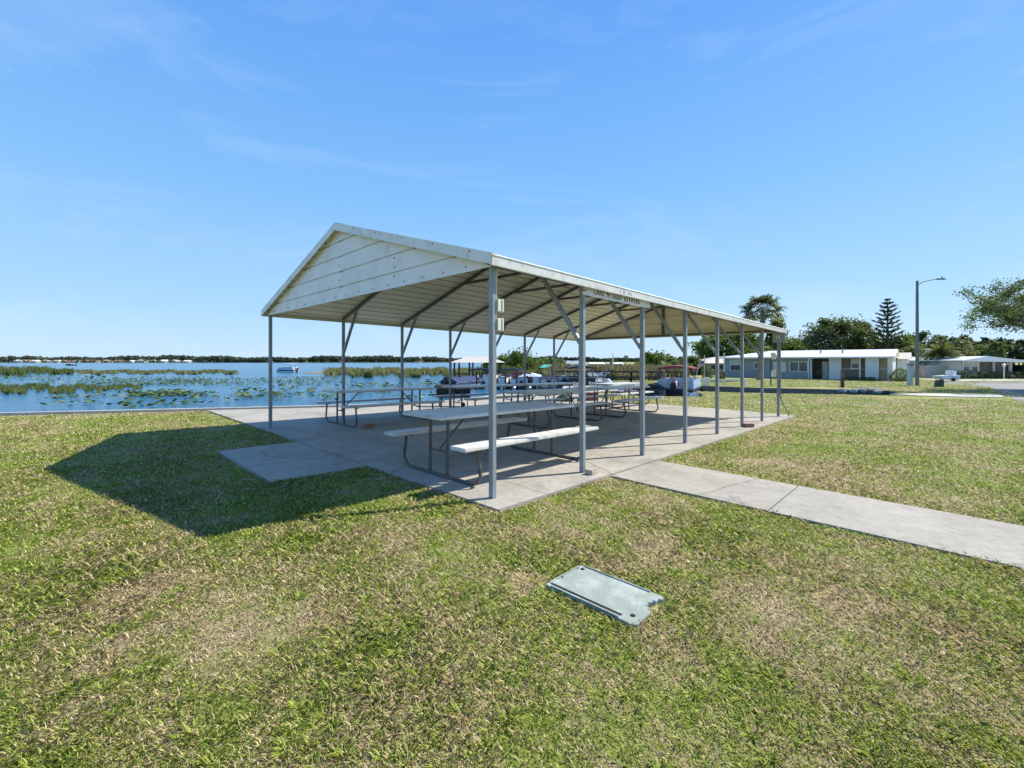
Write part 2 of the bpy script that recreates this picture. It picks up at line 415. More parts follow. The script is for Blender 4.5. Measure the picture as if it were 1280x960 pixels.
def flatpoly(name, pts, mname, top, thick, frame='shed', kind='structure'):
    """a thin paved sheet following the slope; pts in shed (u,v) or world coordinates"""
    bm = bmesh.new()
    P = [S(*p) if frame == 'shed' else p for p in pts]
    Q = [uv(*p) for p in P]
    vs_ = [bm.verts.new((u, v, 0)) for u, v in Q]
    f = bm.faces.new(vs_); bmesh.ops.triangulate(bm, faces=[f])
    for uu in (-4, 32): bmesh.ops.bisect_plane(bm, geom=bm.verts[:]+bm.edges[:]+bm.faces[:], plane_co=(uu, 0, 0), plane_no=(1, 0, 0))
    bmesh.ops.recalc_face_normals(bm, faces=bm.faces)
    if sum(q.normal.z*q.calc_area() for q in bm.faces) < 0: bmesh.ops.reverse_faces(bm, faces=bm.faces[:])
    for v in bm.verts: v.co.z = GR*min(32, max(-4, v.co.x))+top
    r = bmesh.ops.extrude_edge_only(bm, edges=[e for e in bm.edges if e.is_boundary])
    for v in r['geom']:
        if isinstance(v, bmesh.types.BMVert): v.co.z -= thick
    me = bpy.data.meshes.new(name); bm.to_mesh(me); bm.free(); me.materials.append(M[mname])
    o = bpy.data.objects.new(name, me); COL.objects.link(o); o.location = (X0, Y0, 0); o.rotation_euler[2] = TH
    return tag(o, kind=kind)
def wuv(x, y): return uv(x, y)
PATIO = [(-.2, -.31), (11.15, -.31), (11.5, 1.0), (11.75, 2.9), (11.55, 4.4)]+[wuv(*p) for p in ((3.7, 17.6), (3.3, 19.6), (2.4, 21.9), (.1, 20.3), (-1.15, 17.4), (-2.35, 15.1), (-5.3, 13.4), (-8.4, 12.15))]
flatpoly('patio', PATIO, 'slab', 0, .2)
flatpoly('pad', [(-1.36, 2.16), (-.206, 2.18), (-.206, 4.62), (-1.36, 4.55)], 'slab', -.008, .2)
WALK = [(1.66, -.316), (2.9, -.316), (2.72, -3.7), (2.72, -13), (1.5, -13), (1.5, -3.7)]
flatpoly('sidewalk', WALK, 'walk', -.008, .2)
def wpos(px, Y): return (px-640)/FX*Y
def G(px, py, h=0.):
    z = 0
    for _ in range(60):
        Y = FX*(H-z-h)/(py-YH); X = (px-640)/FX*Y; z = .5*z+.5*lz(X, Y)
    return X, Y
ROAD = [G(1236, 483.6), G(1257, 494.6), G(1281, 506), (26, 8), (36, -6), (47, 2), (60, 24), (64, 46)]+[(95, 60), (95, 49.5), (46, 39.6), (37.5, 39.0), (33.2, 33.6)][::1]
ROAD = [(18.8, 13.5), G(1281, 506), G(1257, 494.6), G(1236, 483.6), (34.5, 35.6), (38.2, 38.9), (46, 40.3), (120, 44), (120, 34), (48, 31), (38, 24), (30, 12), (24, 4)]
flatpoly('road', ROAD, 'asphalt', -.02, .1, 'world')
flatpoly('driveway', [(40.0, 40.4), (62, 41.3), (62, 45.2), (41, 44.4)], 'pale_walk', -.015, .1, 'world')
flatpoly('path', [G(1112, 493.2), G(1150, 492.6), G(1215, 492.9), G(1250, 494.0), G(1256, 497.2), G(1210, 497.0), G(1150, 495.4)][::-1], 'pale_walk', .012, .12, 'world')

def wall_strip(name, pts, off0, off1, top, bot, mname):
    m_ = MB(); n_ = len(pts); L = []; Rr = []
    for i, p in enumerate(pts):
        a = Vector(pts[max(i-1, 0)]); c = Vector(pts[min(i+1, n_-1)]); t = (c-a).normalized(); q = Vector((-t.y, t.x))
        for o_, lst in ((off0, L), (off1, Rr)): lst.append(Vector(p)+q*o_)
    vs_ = []
    for i in range(n_):
        z = lz(*pts[i])
        vs_ += [(L[i].x, L[i].y, z+top), (Rr[i].x, Rr[i].y, z+top), (Rr[i].x, Rr[i].y, bot), (L[i].x, L[i].y, bot)]
    fs = []
    for i in range(n_-1):
        for j in range(4): fs.append((4*i+j, 4*i+(j+1) % 4, 4*i+4+(j+1) % 4, 4*i+4+j))
    fs += [(0, 1, 2, 3), tuple(4*(n_-1)+j for j in (3, 2, 1, 0))]
    m_.add(vs_, fs); return m_
sw = empty('seawall', (0, 0, 0)); tag(sw, 'long low concrete seawall with flat cap between lawn and lake', 'seawall')
wall_strip('c', SHORE[:5]+[(-1.3, 17.6), (0, 20.6), (2.5, 22.2), (4.9, 22.6)], -.10, .12, .07, WATER+.6, 'wallc').build('wall_cap', 'wallc', sw)
wall_strip('c', SHORE[:5]+[(-1.3, 17.6), (0, 20.6), (2.5, 22.2), (4.9, 22.6)], .0, .10, .0, -1.7, 'wallc').build('wall_face', 'wallc', sw)
o = wall_strip('c', [(22.9, 24.3), (22.8, 26.7), (16.5, 28.7), (13.4, 30.8), (12.6, 36)], -.02, .12, .05, -1.6, 'wood').build('retaining_wall', 'wood')
tag(o, 'dark timber retaining wall along the far bank of the narrow canal', 'retaining wall')

# ------------------------------------------------------------------ the shelter
SH = empty('picnic_shelter', (X0, Y0, 0), TH)
tag(SH, 'open gabled metal picnic shelter on slim grey posts with ribbed roof', 'picnic shelter')
W_ = 6.571; SP = 1.524; PT = .057
EV, SL = 2.37, .303; VC = W_/2; OV = .13; U0, U1 = -.13, 10.98
def rtop(v): return EV+SL*((v+OV) if v <= VC else (W_+OV-v))
for row, v in (('near', 0), ('far', W_)):
    for i in range(8):
        m_ = MB(); m_.span((i*SP-PT/2, v-PT/2, 0), (i*SP+PT/2, v+PT/2, rtop(v)-.07)).shear(); m_.build('post', 'post', SH, .004)
for i in range(8):
    for sgn in (0, 1):
        m_ = MB(); va, vb = (PT/2, VC) if sgn == 0 else (W_-PT/2, VC)
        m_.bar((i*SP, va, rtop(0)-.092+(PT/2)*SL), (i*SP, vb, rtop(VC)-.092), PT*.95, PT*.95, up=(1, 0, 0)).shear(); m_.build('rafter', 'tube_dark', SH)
    if 1 <= i <= 6:
        m_ = MB(); h = rtop(VC-.8)-.085
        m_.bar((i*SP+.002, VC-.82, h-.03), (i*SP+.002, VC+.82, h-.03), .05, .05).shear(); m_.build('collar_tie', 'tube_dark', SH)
        for s_ in (0, 1):
            v0, v1 = (.02, .66) if s_ == 0 else (W_-.02, W_-.66)
            m_ = MB(); m_.bar((i*SP+.003, v0, 1.58), (i*SP+.003, v1, rtop(.66)-.10), .048, .048, up=(1, 0, 0)).shear(); m_.build('knee_brace', 'post', SH)
for i in (0, 7):
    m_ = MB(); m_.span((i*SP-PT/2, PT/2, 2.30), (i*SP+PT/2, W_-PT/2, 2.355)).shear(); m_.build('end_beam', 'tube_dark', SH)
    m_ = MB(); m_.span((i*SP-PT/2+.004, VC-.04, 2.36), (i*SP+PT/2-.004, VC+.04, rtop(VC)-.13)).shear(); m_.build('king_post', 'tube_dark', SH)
# ribbed roof sheets: ribs run along the shelter, profile across the slope
def ribbed(u0, u1, side):
    prof = []; v = -OV; step = .229
    while v < VC-.001:
        for dv, dh in ((0, 0), (.188, 0), (.19, .045), (.208, .045), (.21, 0)):
            q = v+dv
            if q < VC: prof.append((q, rtop(q)-.055+dh))
        v += step
    prof.append((VC, rtop(VC)-.055))
    if side: prof = [(W_-q, h) for q, h in prof]
    m_ = MB(); k = len(prof)
    vs_ = [(u0, q, h) for q, h in prof]+[(u1, q, h) for q, h in prof]+[(u0, q, h-.004) for q, h in prof]+[(u1, q, h-.004) for q, h in prof]
    fs = []
    for i in range(k-1):
        fs += [(i, i+1, k+i+1, k+i), (2*k+i, 2*k+i+1, 3*k+i+1, 3*k+i)]
    fs += [(0, k, 3*k, 2*k), (k-1, 2*k-1, 4*k-1, 3*k-1)]
    for i in range(k-1): fs += [(i, i+1, 2*k+i+1, 2*k+i), (k+i, k+i+1, 3*k+i+1, 3*k+i)]
    m_.add(vs_, fs)
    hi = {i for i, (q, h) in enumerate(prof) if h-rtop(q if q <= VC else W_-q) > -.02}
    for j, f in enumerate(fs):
        if any((x % k) in hi for x in f) and len(f) == 4: m_.m[j] = 1  # rib faces get the dark colour that stands for their shadow lines
    return m_.shear()
for s_ in (0, 1): ribbed(U0+.01, U1-.01, s_).build('roof_sheet', ['sheet', 'rib_shade'], SH)
m_ = MB(); m_.add([(u, VC+dv, rtop(VC)+dh) for u in (U0, U1) for dv, dh in ((-.16, -.035), (0, .012), (.16, -.035), (0, -.0))], [(0, 1, 5, 4), (1, 2, 6, 5), (0, 3, 1), (1, 3, 2), (4, 5, 7), (5, 6, 7), (2, 3, 7, 6), (3, 0, 4, 7)]).shear(); m_.build('ridge_cap', 'trim', SH)
# eave fascia (two lengths each side) and rake trim
for v, s_ in ((-OV, -1), (W_+OV, 1)):
    m_ = MB(); m_.span((U0, v-.004, EV-.105), (U1, v+.004, EV-.008)); m_.span((U0, v+(.004 if s_ < 0 else -.03), EV-.108), (U1, v+(.03 if s_ < 0 else -.004), EV-.102))
    m_.add([(U0, v-.012*1, EV-.012), (U1, v-.012, EV-.012), (U1, v+.012, EV+.006), (U0, v+.012, EV+.006), (U0, v, EV-.03), (U1, v, EV-.03)], [(0, 1, 2, 3), (0, 4, 5, 1), (3, 2, 5, 4), (0, 3, 4), (1, 5, 2)]).shear()
    m_.build('eave_trim', 'trim', SH)
for u, s_ in ((U0, 1), (U1, -1)):
    for sd in (0, 1):
        a = (-OV, EV) if sd == 0 else (W_+OV, EV); c = (VC, rtop(VC))
        m_ = MB(); m_.add([(u+du, q, h+dh) for du in (-.003, .003) for (q, h), dh in ((a, -.105), (c, -.105), (c, .008), (a, .008))],
              [(3, 2, 1, 0), (4, 5, 6, 7), (0, 1, 5, 4), (1, 2, 6, 5), (2, 3, 7, 6), (3, 0, 4, 7)])
        uu = (u+.003, u+.085) if s_ > 0 else (u-.085, u-.003)
        m_.add([(x, q, h+dh) for x in uu for (q, h), dh in ((a, .003), (c, .003), (c, .008), (a, .008))],
              [(3, 2, 1, 0), (4, 5, 6, 7), (0, 1, 5, 4), (1, 2, 6, 5), (2, 3, 7, 6), (3, 0, 4, 7)]).shear()
        if s_ > 0:
            k1 = len(m_.v); k2 = len(m_.m)
            for q in np.arange(.2, 3.2, .62): m_.ball((u-.004, q if sd == 0 else W_-q, rtop(q)-.02), .009, 6, 4)
            m_.v = m_.v[:k1]+[(x, y, z+GR*x) for x, y, z in m_.v[k1:]]; m_.m = m_.m[:k2]+[1]*(len(m_.m)-k2)
        m_.build('rake_trim', ['trim', 'screw'], SH)
# gable panels with horizontal ribs
def gable(u, out):
    m_ = MB(); zs = []; z = 2.275; step = .229
    while z < rtop(VC)-.06:
        for dz, d in ((0, 0), (.178, 0), (.182, -.022), (.197, -.022), (.203, 0)):
            if z+dz < rtop(VC)-.075: zs.append((z+dz, d))
        z += step
    zs.append((rtop(VC)-.07, 0))
    vs_ = []; k = len(zs)
    for z, d in zs:
        hw = max(.01, (rtop(VC)-.05-z)/SL-.02)
        hw = min(hw, W_/2+.03)
        vs_ += [(u+out*d, VC-hw, z), (u+out*d, VC+hw, z)]
    vs_ += [(x-out*.003, y, z) for x, y, z in vs_[:]]
    fs = []
    for i in range(k-1):
        fs += [(2*i, 2*i+1, 2*i+3, 2*i+2), (2*k+2*i, 2*k+2*i+1, 2*k+2*i+3, 2*k+2*i+2), (2*i, 2*i+2, 2*k+2*i+2, 2*k+2*i), (2*i+1, 2*i+3, 2*k+2*i+3, 2*k+2*i+1)]
    fs += [(0, 1, 2*k+1, 2*k)]
    m_.add(vs_, fs); return m_.shear()
gable(7*SP+.045, 1).build('gable_panel', 'sheet', SH)
m_ = gable(-.045, -1); nb0 = len(m_.m); v0_ = len(m_.v)
for i in range(16): m_.ball((-.052, .35+i*.39, 2.325), .008, 6, 4)
for i in range(8): m_.ball((-.052, VC+.02, 2.45+.115*i), .007, 6, 4)
for i in range(3): m_.ball((-.052, 1.75, 2.42+.115*i), .009, 6, 4)
m_.v = m_.v[:v0_]+[(x, y, z+GR*x) for x, y, z in m_.v[v0_:]]; m_.m = m_.m[:nb0]+[1]*(len(m_.m)-nb0); m_.build('gable_panel', ['sheet_out', 'screw'], SH)

# outlet boxes and conduit on the first near post
for z in (1.905, 1.715):
    m_ = MB(); m_.span((PT/2+.002, -.045, z-.062), (PT/2+.05, .035, z+.062)); m_.build('outlet_box', 'beige', SH, .006)
    m_ = MB(); m_.span((PT/2+.0525, -.052, z-.068), (PT/2+.085, .012, z+.068)); m_.build('outlet_cover', 'beige', SH, .008)
m_ = MB(); m_.tube([(.045, -.012, 2.27), (.046, -.012, 2.22), (.038, -.012, 2.15), (.036, -.012, 1.97)], .009, 8); m_.tube([(.036, -.012, 1.64), (.036, -.012, 1.84)], .009, 8); m_.build('conduit', 'beige', SH, smooth=True)
# panel, boxes and conduit on the last near post
u7 = 7*SP
m_ = MB(); m_.span((u7-.07, -.17, 2.0), (u7-.035, .13, 2.28)).shear(); pn = m_.build('electrical_panel', 'lamp_grey', SH, .005); pn['label'] = 'square grey electrical panel high on the last near post'
m_ = MB(); m_.span((u7-.076, -.05, 2.10), (u7-.072, -.02, 2.20)); m_.span((u7-.076, .02, 2.10), (u7-.072, .04, 2.20)).shear(); m_.build('panel_slot', 'beige', pn)
for z in (1.64, 1.16):
    m_ = MB(); m_.span((u7-.09, PT/2+.03, z-.09), (u7-.0, PT/2+.13, z+.09)); m_.span((u7-.05, PT/2+.002, z-.03), (u7-.02, PT/2+.029, z+.03)).shear(); m_.build('outlet_box', 'beige', SH, .006)
m_ = MB(); m_.tube([(u7, -.045, 2.0), (u7, -.045, .62), (u7+.02, -.06, .45), (u7+.10, -.12, .26), (u7+.17, -.2, .10), (u7+.17, -.22, -.03)], .016, 8).shear(); m_.build('conduit', 'lamp_grey', SH, smooth=True)

# sign board
SG = empty('sign_board', (X0, Y0, 0), TH); tag(SG, 'white board sign reading LAKE \'N GOLF ESTATES under the near eave', 'sign')
zb, zt = 2.185, 2.315
m_ = MB(); ys = -.0345
m_.prism([(1.47, zb), (3.13, zb+.0), (3.20, zb+.012), (3.14, zt), (1.47, zt), (1.55, zt-.03), (1.465, zt-.05), (1.55, zt-.07), (1.465, zt-.09)], ys-.018, ys, ax='y').shear()
m_.build('board', 'signboard', SG)
def text_mesh(s, size, x, y, z, mname, parent, name, width=None, offset=0.0):
    c = bpy.data.curves.new('t', 'FONT'); c.body = s; c.size = size; c.extrude = .0012; c.space_character = 1.12; c.offset = offset
    o = bpy.data.objects.new('t', c); COL.objects.link(o); bpy.context.view_layer.update()
    me = bpy.data.meshes.new_from_object(o.evaluated_get(bpy.context.evaluated_depsgraph_get()))
    bpy.data.objects.remove(o); co_ = np.empty(len(me.vertices)*3); me.vertices.foreach_get('co', co_); co_ = co_.reshape(-1, 3)
    wd = co_[:, 0].max(); k = (width/wd) if width else 1
    out = np.empty_like(co_); out[:, 0] = x+co_[:, 0]*k; out[:, 1] = y-co_[:, 2]; out[:, 2] = z+co_[:, 1]
    out[:, 2] += GR*out[:, 0]
    me.vertices.foreach_set('co', out.ravel()); me.update(); me.materials.clear(); me.materials.append(M[mname])
    ob = bpy.data.objects.new(name, me); COL.objects.link(ob); ob.parent = parent; return ob
tx = .07/.73
text_mesh("LAKE 'N", tx, 1.70, ys-.0195, zb+.032, 'ink', SG, 'lettering', .355, .0008)
text_mesh("GOLF", tx, 2.13, ys-.0195, zb+.030, 'ink', SG, 'lettering', .23, .0008)
text_mesh("ESTATES", tx, 2.43, ys-.0195, zb+.028, 'ink', SG, 'lettering', .43, .0008)
text_mesh("I E N", .05/.73, 2.18, -OV-.0055, EV-.085, 'ink_faded', SH, 'faded_lettering', .30)

# ------------------------------------------------------------------ picnic tables
def make_table(top='plank', bench='plank', L=2.44):
    t = empty('picnic_table'); hw = .38; z = .745
    m_ = MB()
    for k in range(3):
        w_ = 2*hw/3; m_.box((0, -hw+w_*(k+.5), z-.021), (L, w_-.005, .042))
    m_.build('tabletop', top, t, .009)
    for s_ in (-1, 1):
        m_ = MB(); m_.box((0, s_*.68, .438), (L, .25, .042)); m_.build('bench_seat', bench, t, .009)
    for e in (-1, 1):
        u = e*(L/2-.27); m_ = MB(); pts = [(-.70, .415), (-.705, .33), (-.735, .2), (-.74, .12), (-.70, .055), (-.62, .022), (-.5, .018)]
        pts = pts+[(0, .018)]+[(-a, c) for a, c in pts[::-1]]
        m_.tube([(u, a, c) for a, c in pts], .019, 8)
        for s_ in (-1, 1): m_.tube([(u, s_*.17, .018), (u, s_*.17, .72)], .02, 8)
        m_.span((u-.02, -.34, .70), (u+.02, .34, .718))
        for s_ in (-1, 1): m_.span((u-.02, s_*.68-.11, .40), (u+.02, s_*.68+.11, .416))
        m_.build('end_frame', 'tube_dark', t, smooth=True)
        m_ = MB(); m_.tube([(u, .0, .30), (u-e*.44, 0, .70)], .012, 6); m_.tube([(u, -.17, .30), (u, .17, .30)], .012, 6); m_.build('brace', 'tube_dark', t)
    return t
TB = [((1.09, 1.08), 0, 'grey topped picnic table with sunlit white near bench, nearest the camera', ('plank', 'plank_white')),
      ((2.20, 6.12), 0, 'weathered grey picnic table straddling the lakeside posts at the front left corner', ('plank', 'plank')),
      ((5.02, 3.33), -1.5, 'grey picnic table in the middle of the slab, behind the nearest table', None),
      ((8.0, 3.35), 1.5, 'picnic table at the far right of the middle line, its end out by the grass', None),
      ((5.42, 6.12), 0, 'picnic table beside the black barrel grill on the lakeside of the slab', None),
      ((8.1, 6.0), 0, 'picnic table in the lakeside line, beyond the one next to the grill', None),
      ((10.25, 4.75), 3, 'farthest picnic table, in the sun at the back end of the slab', None)]
protos = {}
for (u, v), rot, lab, mats_ in TB:
    if mats_: protos['last' if mats_[1] == 'plank' else 'first'] = o = make_table(*mats_)
    else: o = copy_tree(protos['last'])
    x, y = S(u, v); o.location = (x, y, gz(x, y)+.001); o.rotation_euler = (0, math.atan(-GR), TH+R(rot))
    tag(o, lab, 'picnic table', 'picnic tables under the shelter')

# ------------------------------------------------------------------ small things on the slab
def brick(name, lab, u, v, rz, d, mname, cat='brick'):
    m_ = MB(); m_.box((0, 0, d[2]/2), d); x, y = S(u, v)
    o = m_.build(name, mname, None, .006, loc=(x, y, gz(x, y)+.001), rz=TH+rz); tag(o, lab, cat, 'loose bricks on the slab')
brick('brick', 'pale concrete brick at the foot of the second near post', 1.56, -.115, .15, (.20, .095, .06), 'brick_grey')
brick('brick', 'reddish brown brick at the foot of a near post, farther along', 7.63, -.13, -.7, (.21, .10, .08), 'brick_red')
brick('brick', 'red brick against the frame of the front left picnic table', 1.44, 5.26, .1, (.20, .12, .075), 'brick_red')
# utility cover
x, y = S(-.755, -1.76)
LD = empty('utility_cover', (x, y, lz(x, y)-.012), TH); tag(LD, 'grey green plastic utility cover with a broken corner, lying in the grass', 'utility cover')
hl, hw = .30, .185
def rr(hx, hy, r, brk=False):
    pts = []
    for cx, cy, a0 in ((hx-r, hy-r, 0), (-hx+r, hy-r, 90), (-hx+r, -hy+r, 180), (hx-r, -hy+r, 270)):
        if brk and a0 == 270 : 
            pts += [(-hx*.05, -hy), (hx*.0, -hy+.03), (hx*.14, -hy+.03), (hx*.12, -hy+.055), (hx*.28, -hy+.045), (hx*.34, -hy+.06), (hx*.44, -hy+.04), (hx*.54, -hy+.05), (hx*.60, -hy+.03), (hx*.74, -hy+.035), (hx*.84, -hy+.008), (hx, -hy+.03)]; continue
        for k in range(5):
            a = R(a0+k*22.5); pts.append((cx+r*math.cos(a), cy+r*math.sin(a)))
    return pts
m_ = MB(); m_.prism(rr(hw, hl, .03, True), -.01, .034); m_.build('cover_plate', 'lid', LD, .003)
m_ = MB(); m_.prism([(-hw+.03, -hl+.10), (-hw+.045, -hl+.10), (-hw+.045, hl-.02), (-hw+.03, hl-.02)], .030, .0365); m_.build('slot', 'hole', LD)
for cx, cy in ((hw-.05, hl-.05), (-hw+.075, -hl+.055)):
    m_ = MB(); m_.tube([(cx, cy, .02), (cx, cy, .0365)], .014, 14); m_.build('finger_hole', 'hole', LD)
m_ = MB()
for s_ in (-1, 1):
    m_.box((s_*(hw-.008), .03, .038), (.010, 2*hl-.14, .006))
m_.box((0, hl-.01, .038), (2*hw-.08, .010, .006)); m_.build('rim', 'lid', LD, .002)

# barrel grill
x, y = G(567, 509)
GRL = empty('barrel_grill', (x, y, gz(x, y)), TH-R(40)); tag(GRL, 'black barrel charcoal grill with a side shelf at the lake edge of the slab', 'grill')
m_ = MB(); m_.tube([(-.52, 0, .46), (.52, 0, .46)], .20, 18); m_.build('barrel', 'black', GRL, .0, True)
m_ = MB(); m_.tube([(-.53, 0, .50), (.53, 0, .50)], .195, 18); m_.box((0, -.21, .52), (.5, .03, .03)); m_.build('lid', 'blackmatte', GRL, 0, True)
m_ = MB(); m_.span((-.78, -.2, .36), (-.54, .2, .38)); m_.box((-.70, 0, .45), (.06, .3, .015)); m_.build('side_shelf', 'blackmatte', GRL)
for sx in (-.42, .42):
    for sy in (-1, 1):
        m_ = MB(); m_.tube([(sx, sy*.08, .34), (sx*1.05, sy*.24, 0)], .016, 6); m_.build('leg', 'tube_dark', GRL)
m_ = MB(); m_.tube([(.30, -.20, .07), (.30, -.24, .07)], .07, 14); m_.build('wheel', 'tire', GRL)
# cooler / bin behind the tables
x, y = G(739, 501.5); CB = empty('cooler', (x, y, gz(x, y)+.001), .3); tag(CB, 'dark red cooler box standing behind the middle picnic tables', 'cooler')
m_ = MB(); m_.span((-.22, -.17, 0), (.22, .17, .32)); m_.build('box', 'maroon', CB, .02)
m_ = MB(); m_.span((-.23, -.18, .322), (.23, .18, .40)); m_.build('lid', 'red', CB, .02)
x, y = G(706, 502.5); m_ = MB(); m_.ball((0, 0, .11), (.34, .24, .15), 14, 7, jit=.10)
tag(m_.build('folded_tarp', 'greenbox', None, smooth=True, loc=(x, y, gz(x, y)-.02)), 'bundled dark teal tarp on the ground beyond the middle tables', 'tarp')

# ------------------------------------------------------------------ boats
BG = 'boats moored in the basin'
def pontoon_boat(px, Y, lab, rz, panel='white', canopy='navy', seat='seat_vinyl', L=6.2, Wd=2.4, top=True, z=WATER, cover=None, group=BG, sc=1.):
    X = (px-640)/FX*Y
    t = empty('pontoon_boat', (X, Y, z), rz); t.scale = (sc, sc, sc); tag(t, lab, 'boat', group)
    for s_ in (-1, 1):
        m_ = MB(); pts = [(-L/2, s_*.85, .12), (-L/2+.1, s_*.85, .12), (L/2-.7, s_*.85, .12), (L/2-.25, s_*.85, .2), (L/2, s_*.85, .30)]
        m_.tube(pts, [.2, .29, .29, .2, .04], 12); m_.build('pontoon', 'alu', t, smooth=True)
    m_ = MB(); m_.box((0, 0, .46), (L-.3, Wd, .09)); m_.span((-L/2+.15, -Wd/2+.3, .1), (-L/2+.25, Wd/2-.3, .41)); m_.build('deck', 'blackmatte', t, .01)
    m_ = MB(); hx = L/2-.25; hy = Wd/2-.06
    for s_ in (-1, 1): m_.box((.1, s_*hy, .84), (2*hx-.9, .04, .60))
    m_.box((-hx+.45, -hy/2-.15, .84), (.04, hy-.25, .60)); m_.box((-hx+.45, hy/2+.15, .84), (.04, hy-.25, .60)); m_.box((hx-.35, 0, .84), (.04, 2*hy, .60))
    m_.build('side_panel', panel, t, .01)
    m_ = MB()
    for s_ in (-1, 1): m_.tube([(-hx+.45, s_*hy, 1.17), (hx-.35, s_*hy, 1.17)], .022, 6)
    m_.tube([(hx-.35, -hy, 1.17), (hx-.35, hy, 1.17)], .022, 6); m_.tube([(-hx+.45, -hy, 1.17), (-hx+.45, hy, 1.17)], .022, 6)
    m_.build('handrail', 'alu', t)
    if cover:
        m_ = MB(); m_.add([(-hx+.4, -hy, 1.16), (-hx+.4, hy, 1.16), (hx-.35, hy, 1.16), (hx-.35, -hy, 1.16), (-hx+.9, 0, 1.5), (hx-.9, 0, 1.42)], [(0, 1, 4), (1, 2, 5, 4), (2, 3, 5), (3, 0, 4, 5)]); m_.build('mooring_cover', cover, t)
    else:
        for a, c in ((-1.5, -.7), (-1.5, .7), (1.3, -.7), (1.3, .7)):
            m_ = MB(); m_.box((a, c, .72), (1.1, .5, .42)); m_.box((a-.5, c, 1.0), (.14, .5, .5)); m_.build('seat', seat, t, .05)
        m_ = MB(); m_.box((-.3, -.6, .9), (.5, .6, .8)); m_.build('console', panel, t, .04)
    if not top and not cover:
        m_ = MB(); pts = [(-1.5, -hy, 1.17), (-2.1, -hy*.95, 1.75), (-2.2, 0, 1.9), (-2.1, hy*.95, 1.75), (-1.5, hy, 1.17)]
        m_.tube(pts, .025, 6); m_.build('bimini_frame', 'alu', t)
        m_ = MB(); m_.tube(pts[1:4], .09, 8); m_.build('folded_canopy', canopy, t, smooth=True)
    if top:
        c = MB(); a0, a1 = -1.9, .7; nn = 6; vs_ = []
        for i in range(nn+1):
            q = a0+(a1-a0)*i/nn
            for j in range(7):
                yy = -hy+2*hy*j/6; vs_.append((q, yy, 1.93+(.20*math.cos(yy/hy*1.35))+.05*math.sin(PI*i/nn)))
        fs = [(i*7+j, i*7+j+1, i*7+j+8, i*7+j+7) for i in range(nn) for j in range(6)]
        k = len(vs_); vs_ += [(x_, y_, z_-.12) for x_, y_, z_ in vs_]; fs += [tuple(k+q for q in f) for f in fs]
        rim = [j for j in range(7)]+[i*7+6 for i in range(1, nn+1)]+[nn*7+j for j in range(5, -1, -1)]+[i*7 for i in range(nn-1, 0, -1)]
        fs += [(rim[i], rim[(i+1) % len(rim)], k+rim[(i+1) % len(rim)], k+rim[i]) for i in range(len(rim))]
        c.add(vs_, fs); cc = c.build('canopy', canopy, t, smooth=True)
        f_ = MB()
        for s_ in (-1, 1):
            for q in (a0+.1, a1-.1): f_.tube([(-.7, s_*hy, 1.17), (q, s_*hy, 1.92)], .018, 6)
        f_.tube([(a0+.1, -hy, 1.92), (a0+.1, hy, 1.92)], .018, 6); f_.tube([(a1-.1, -hy, 1.92), (a1-.1, hy, 1.92)], .018, 6)
        f_.build('canopy_frame', 'alu', cc)
    m_ = MB(); m_.box((-L/2-.12, 0, .78), (.42, .34, .46)); m_.box((-L/2-.10, 0, .30), (.16, .12, .62)); m_.build('outboard_motor', 'black', t, .05)
    return t
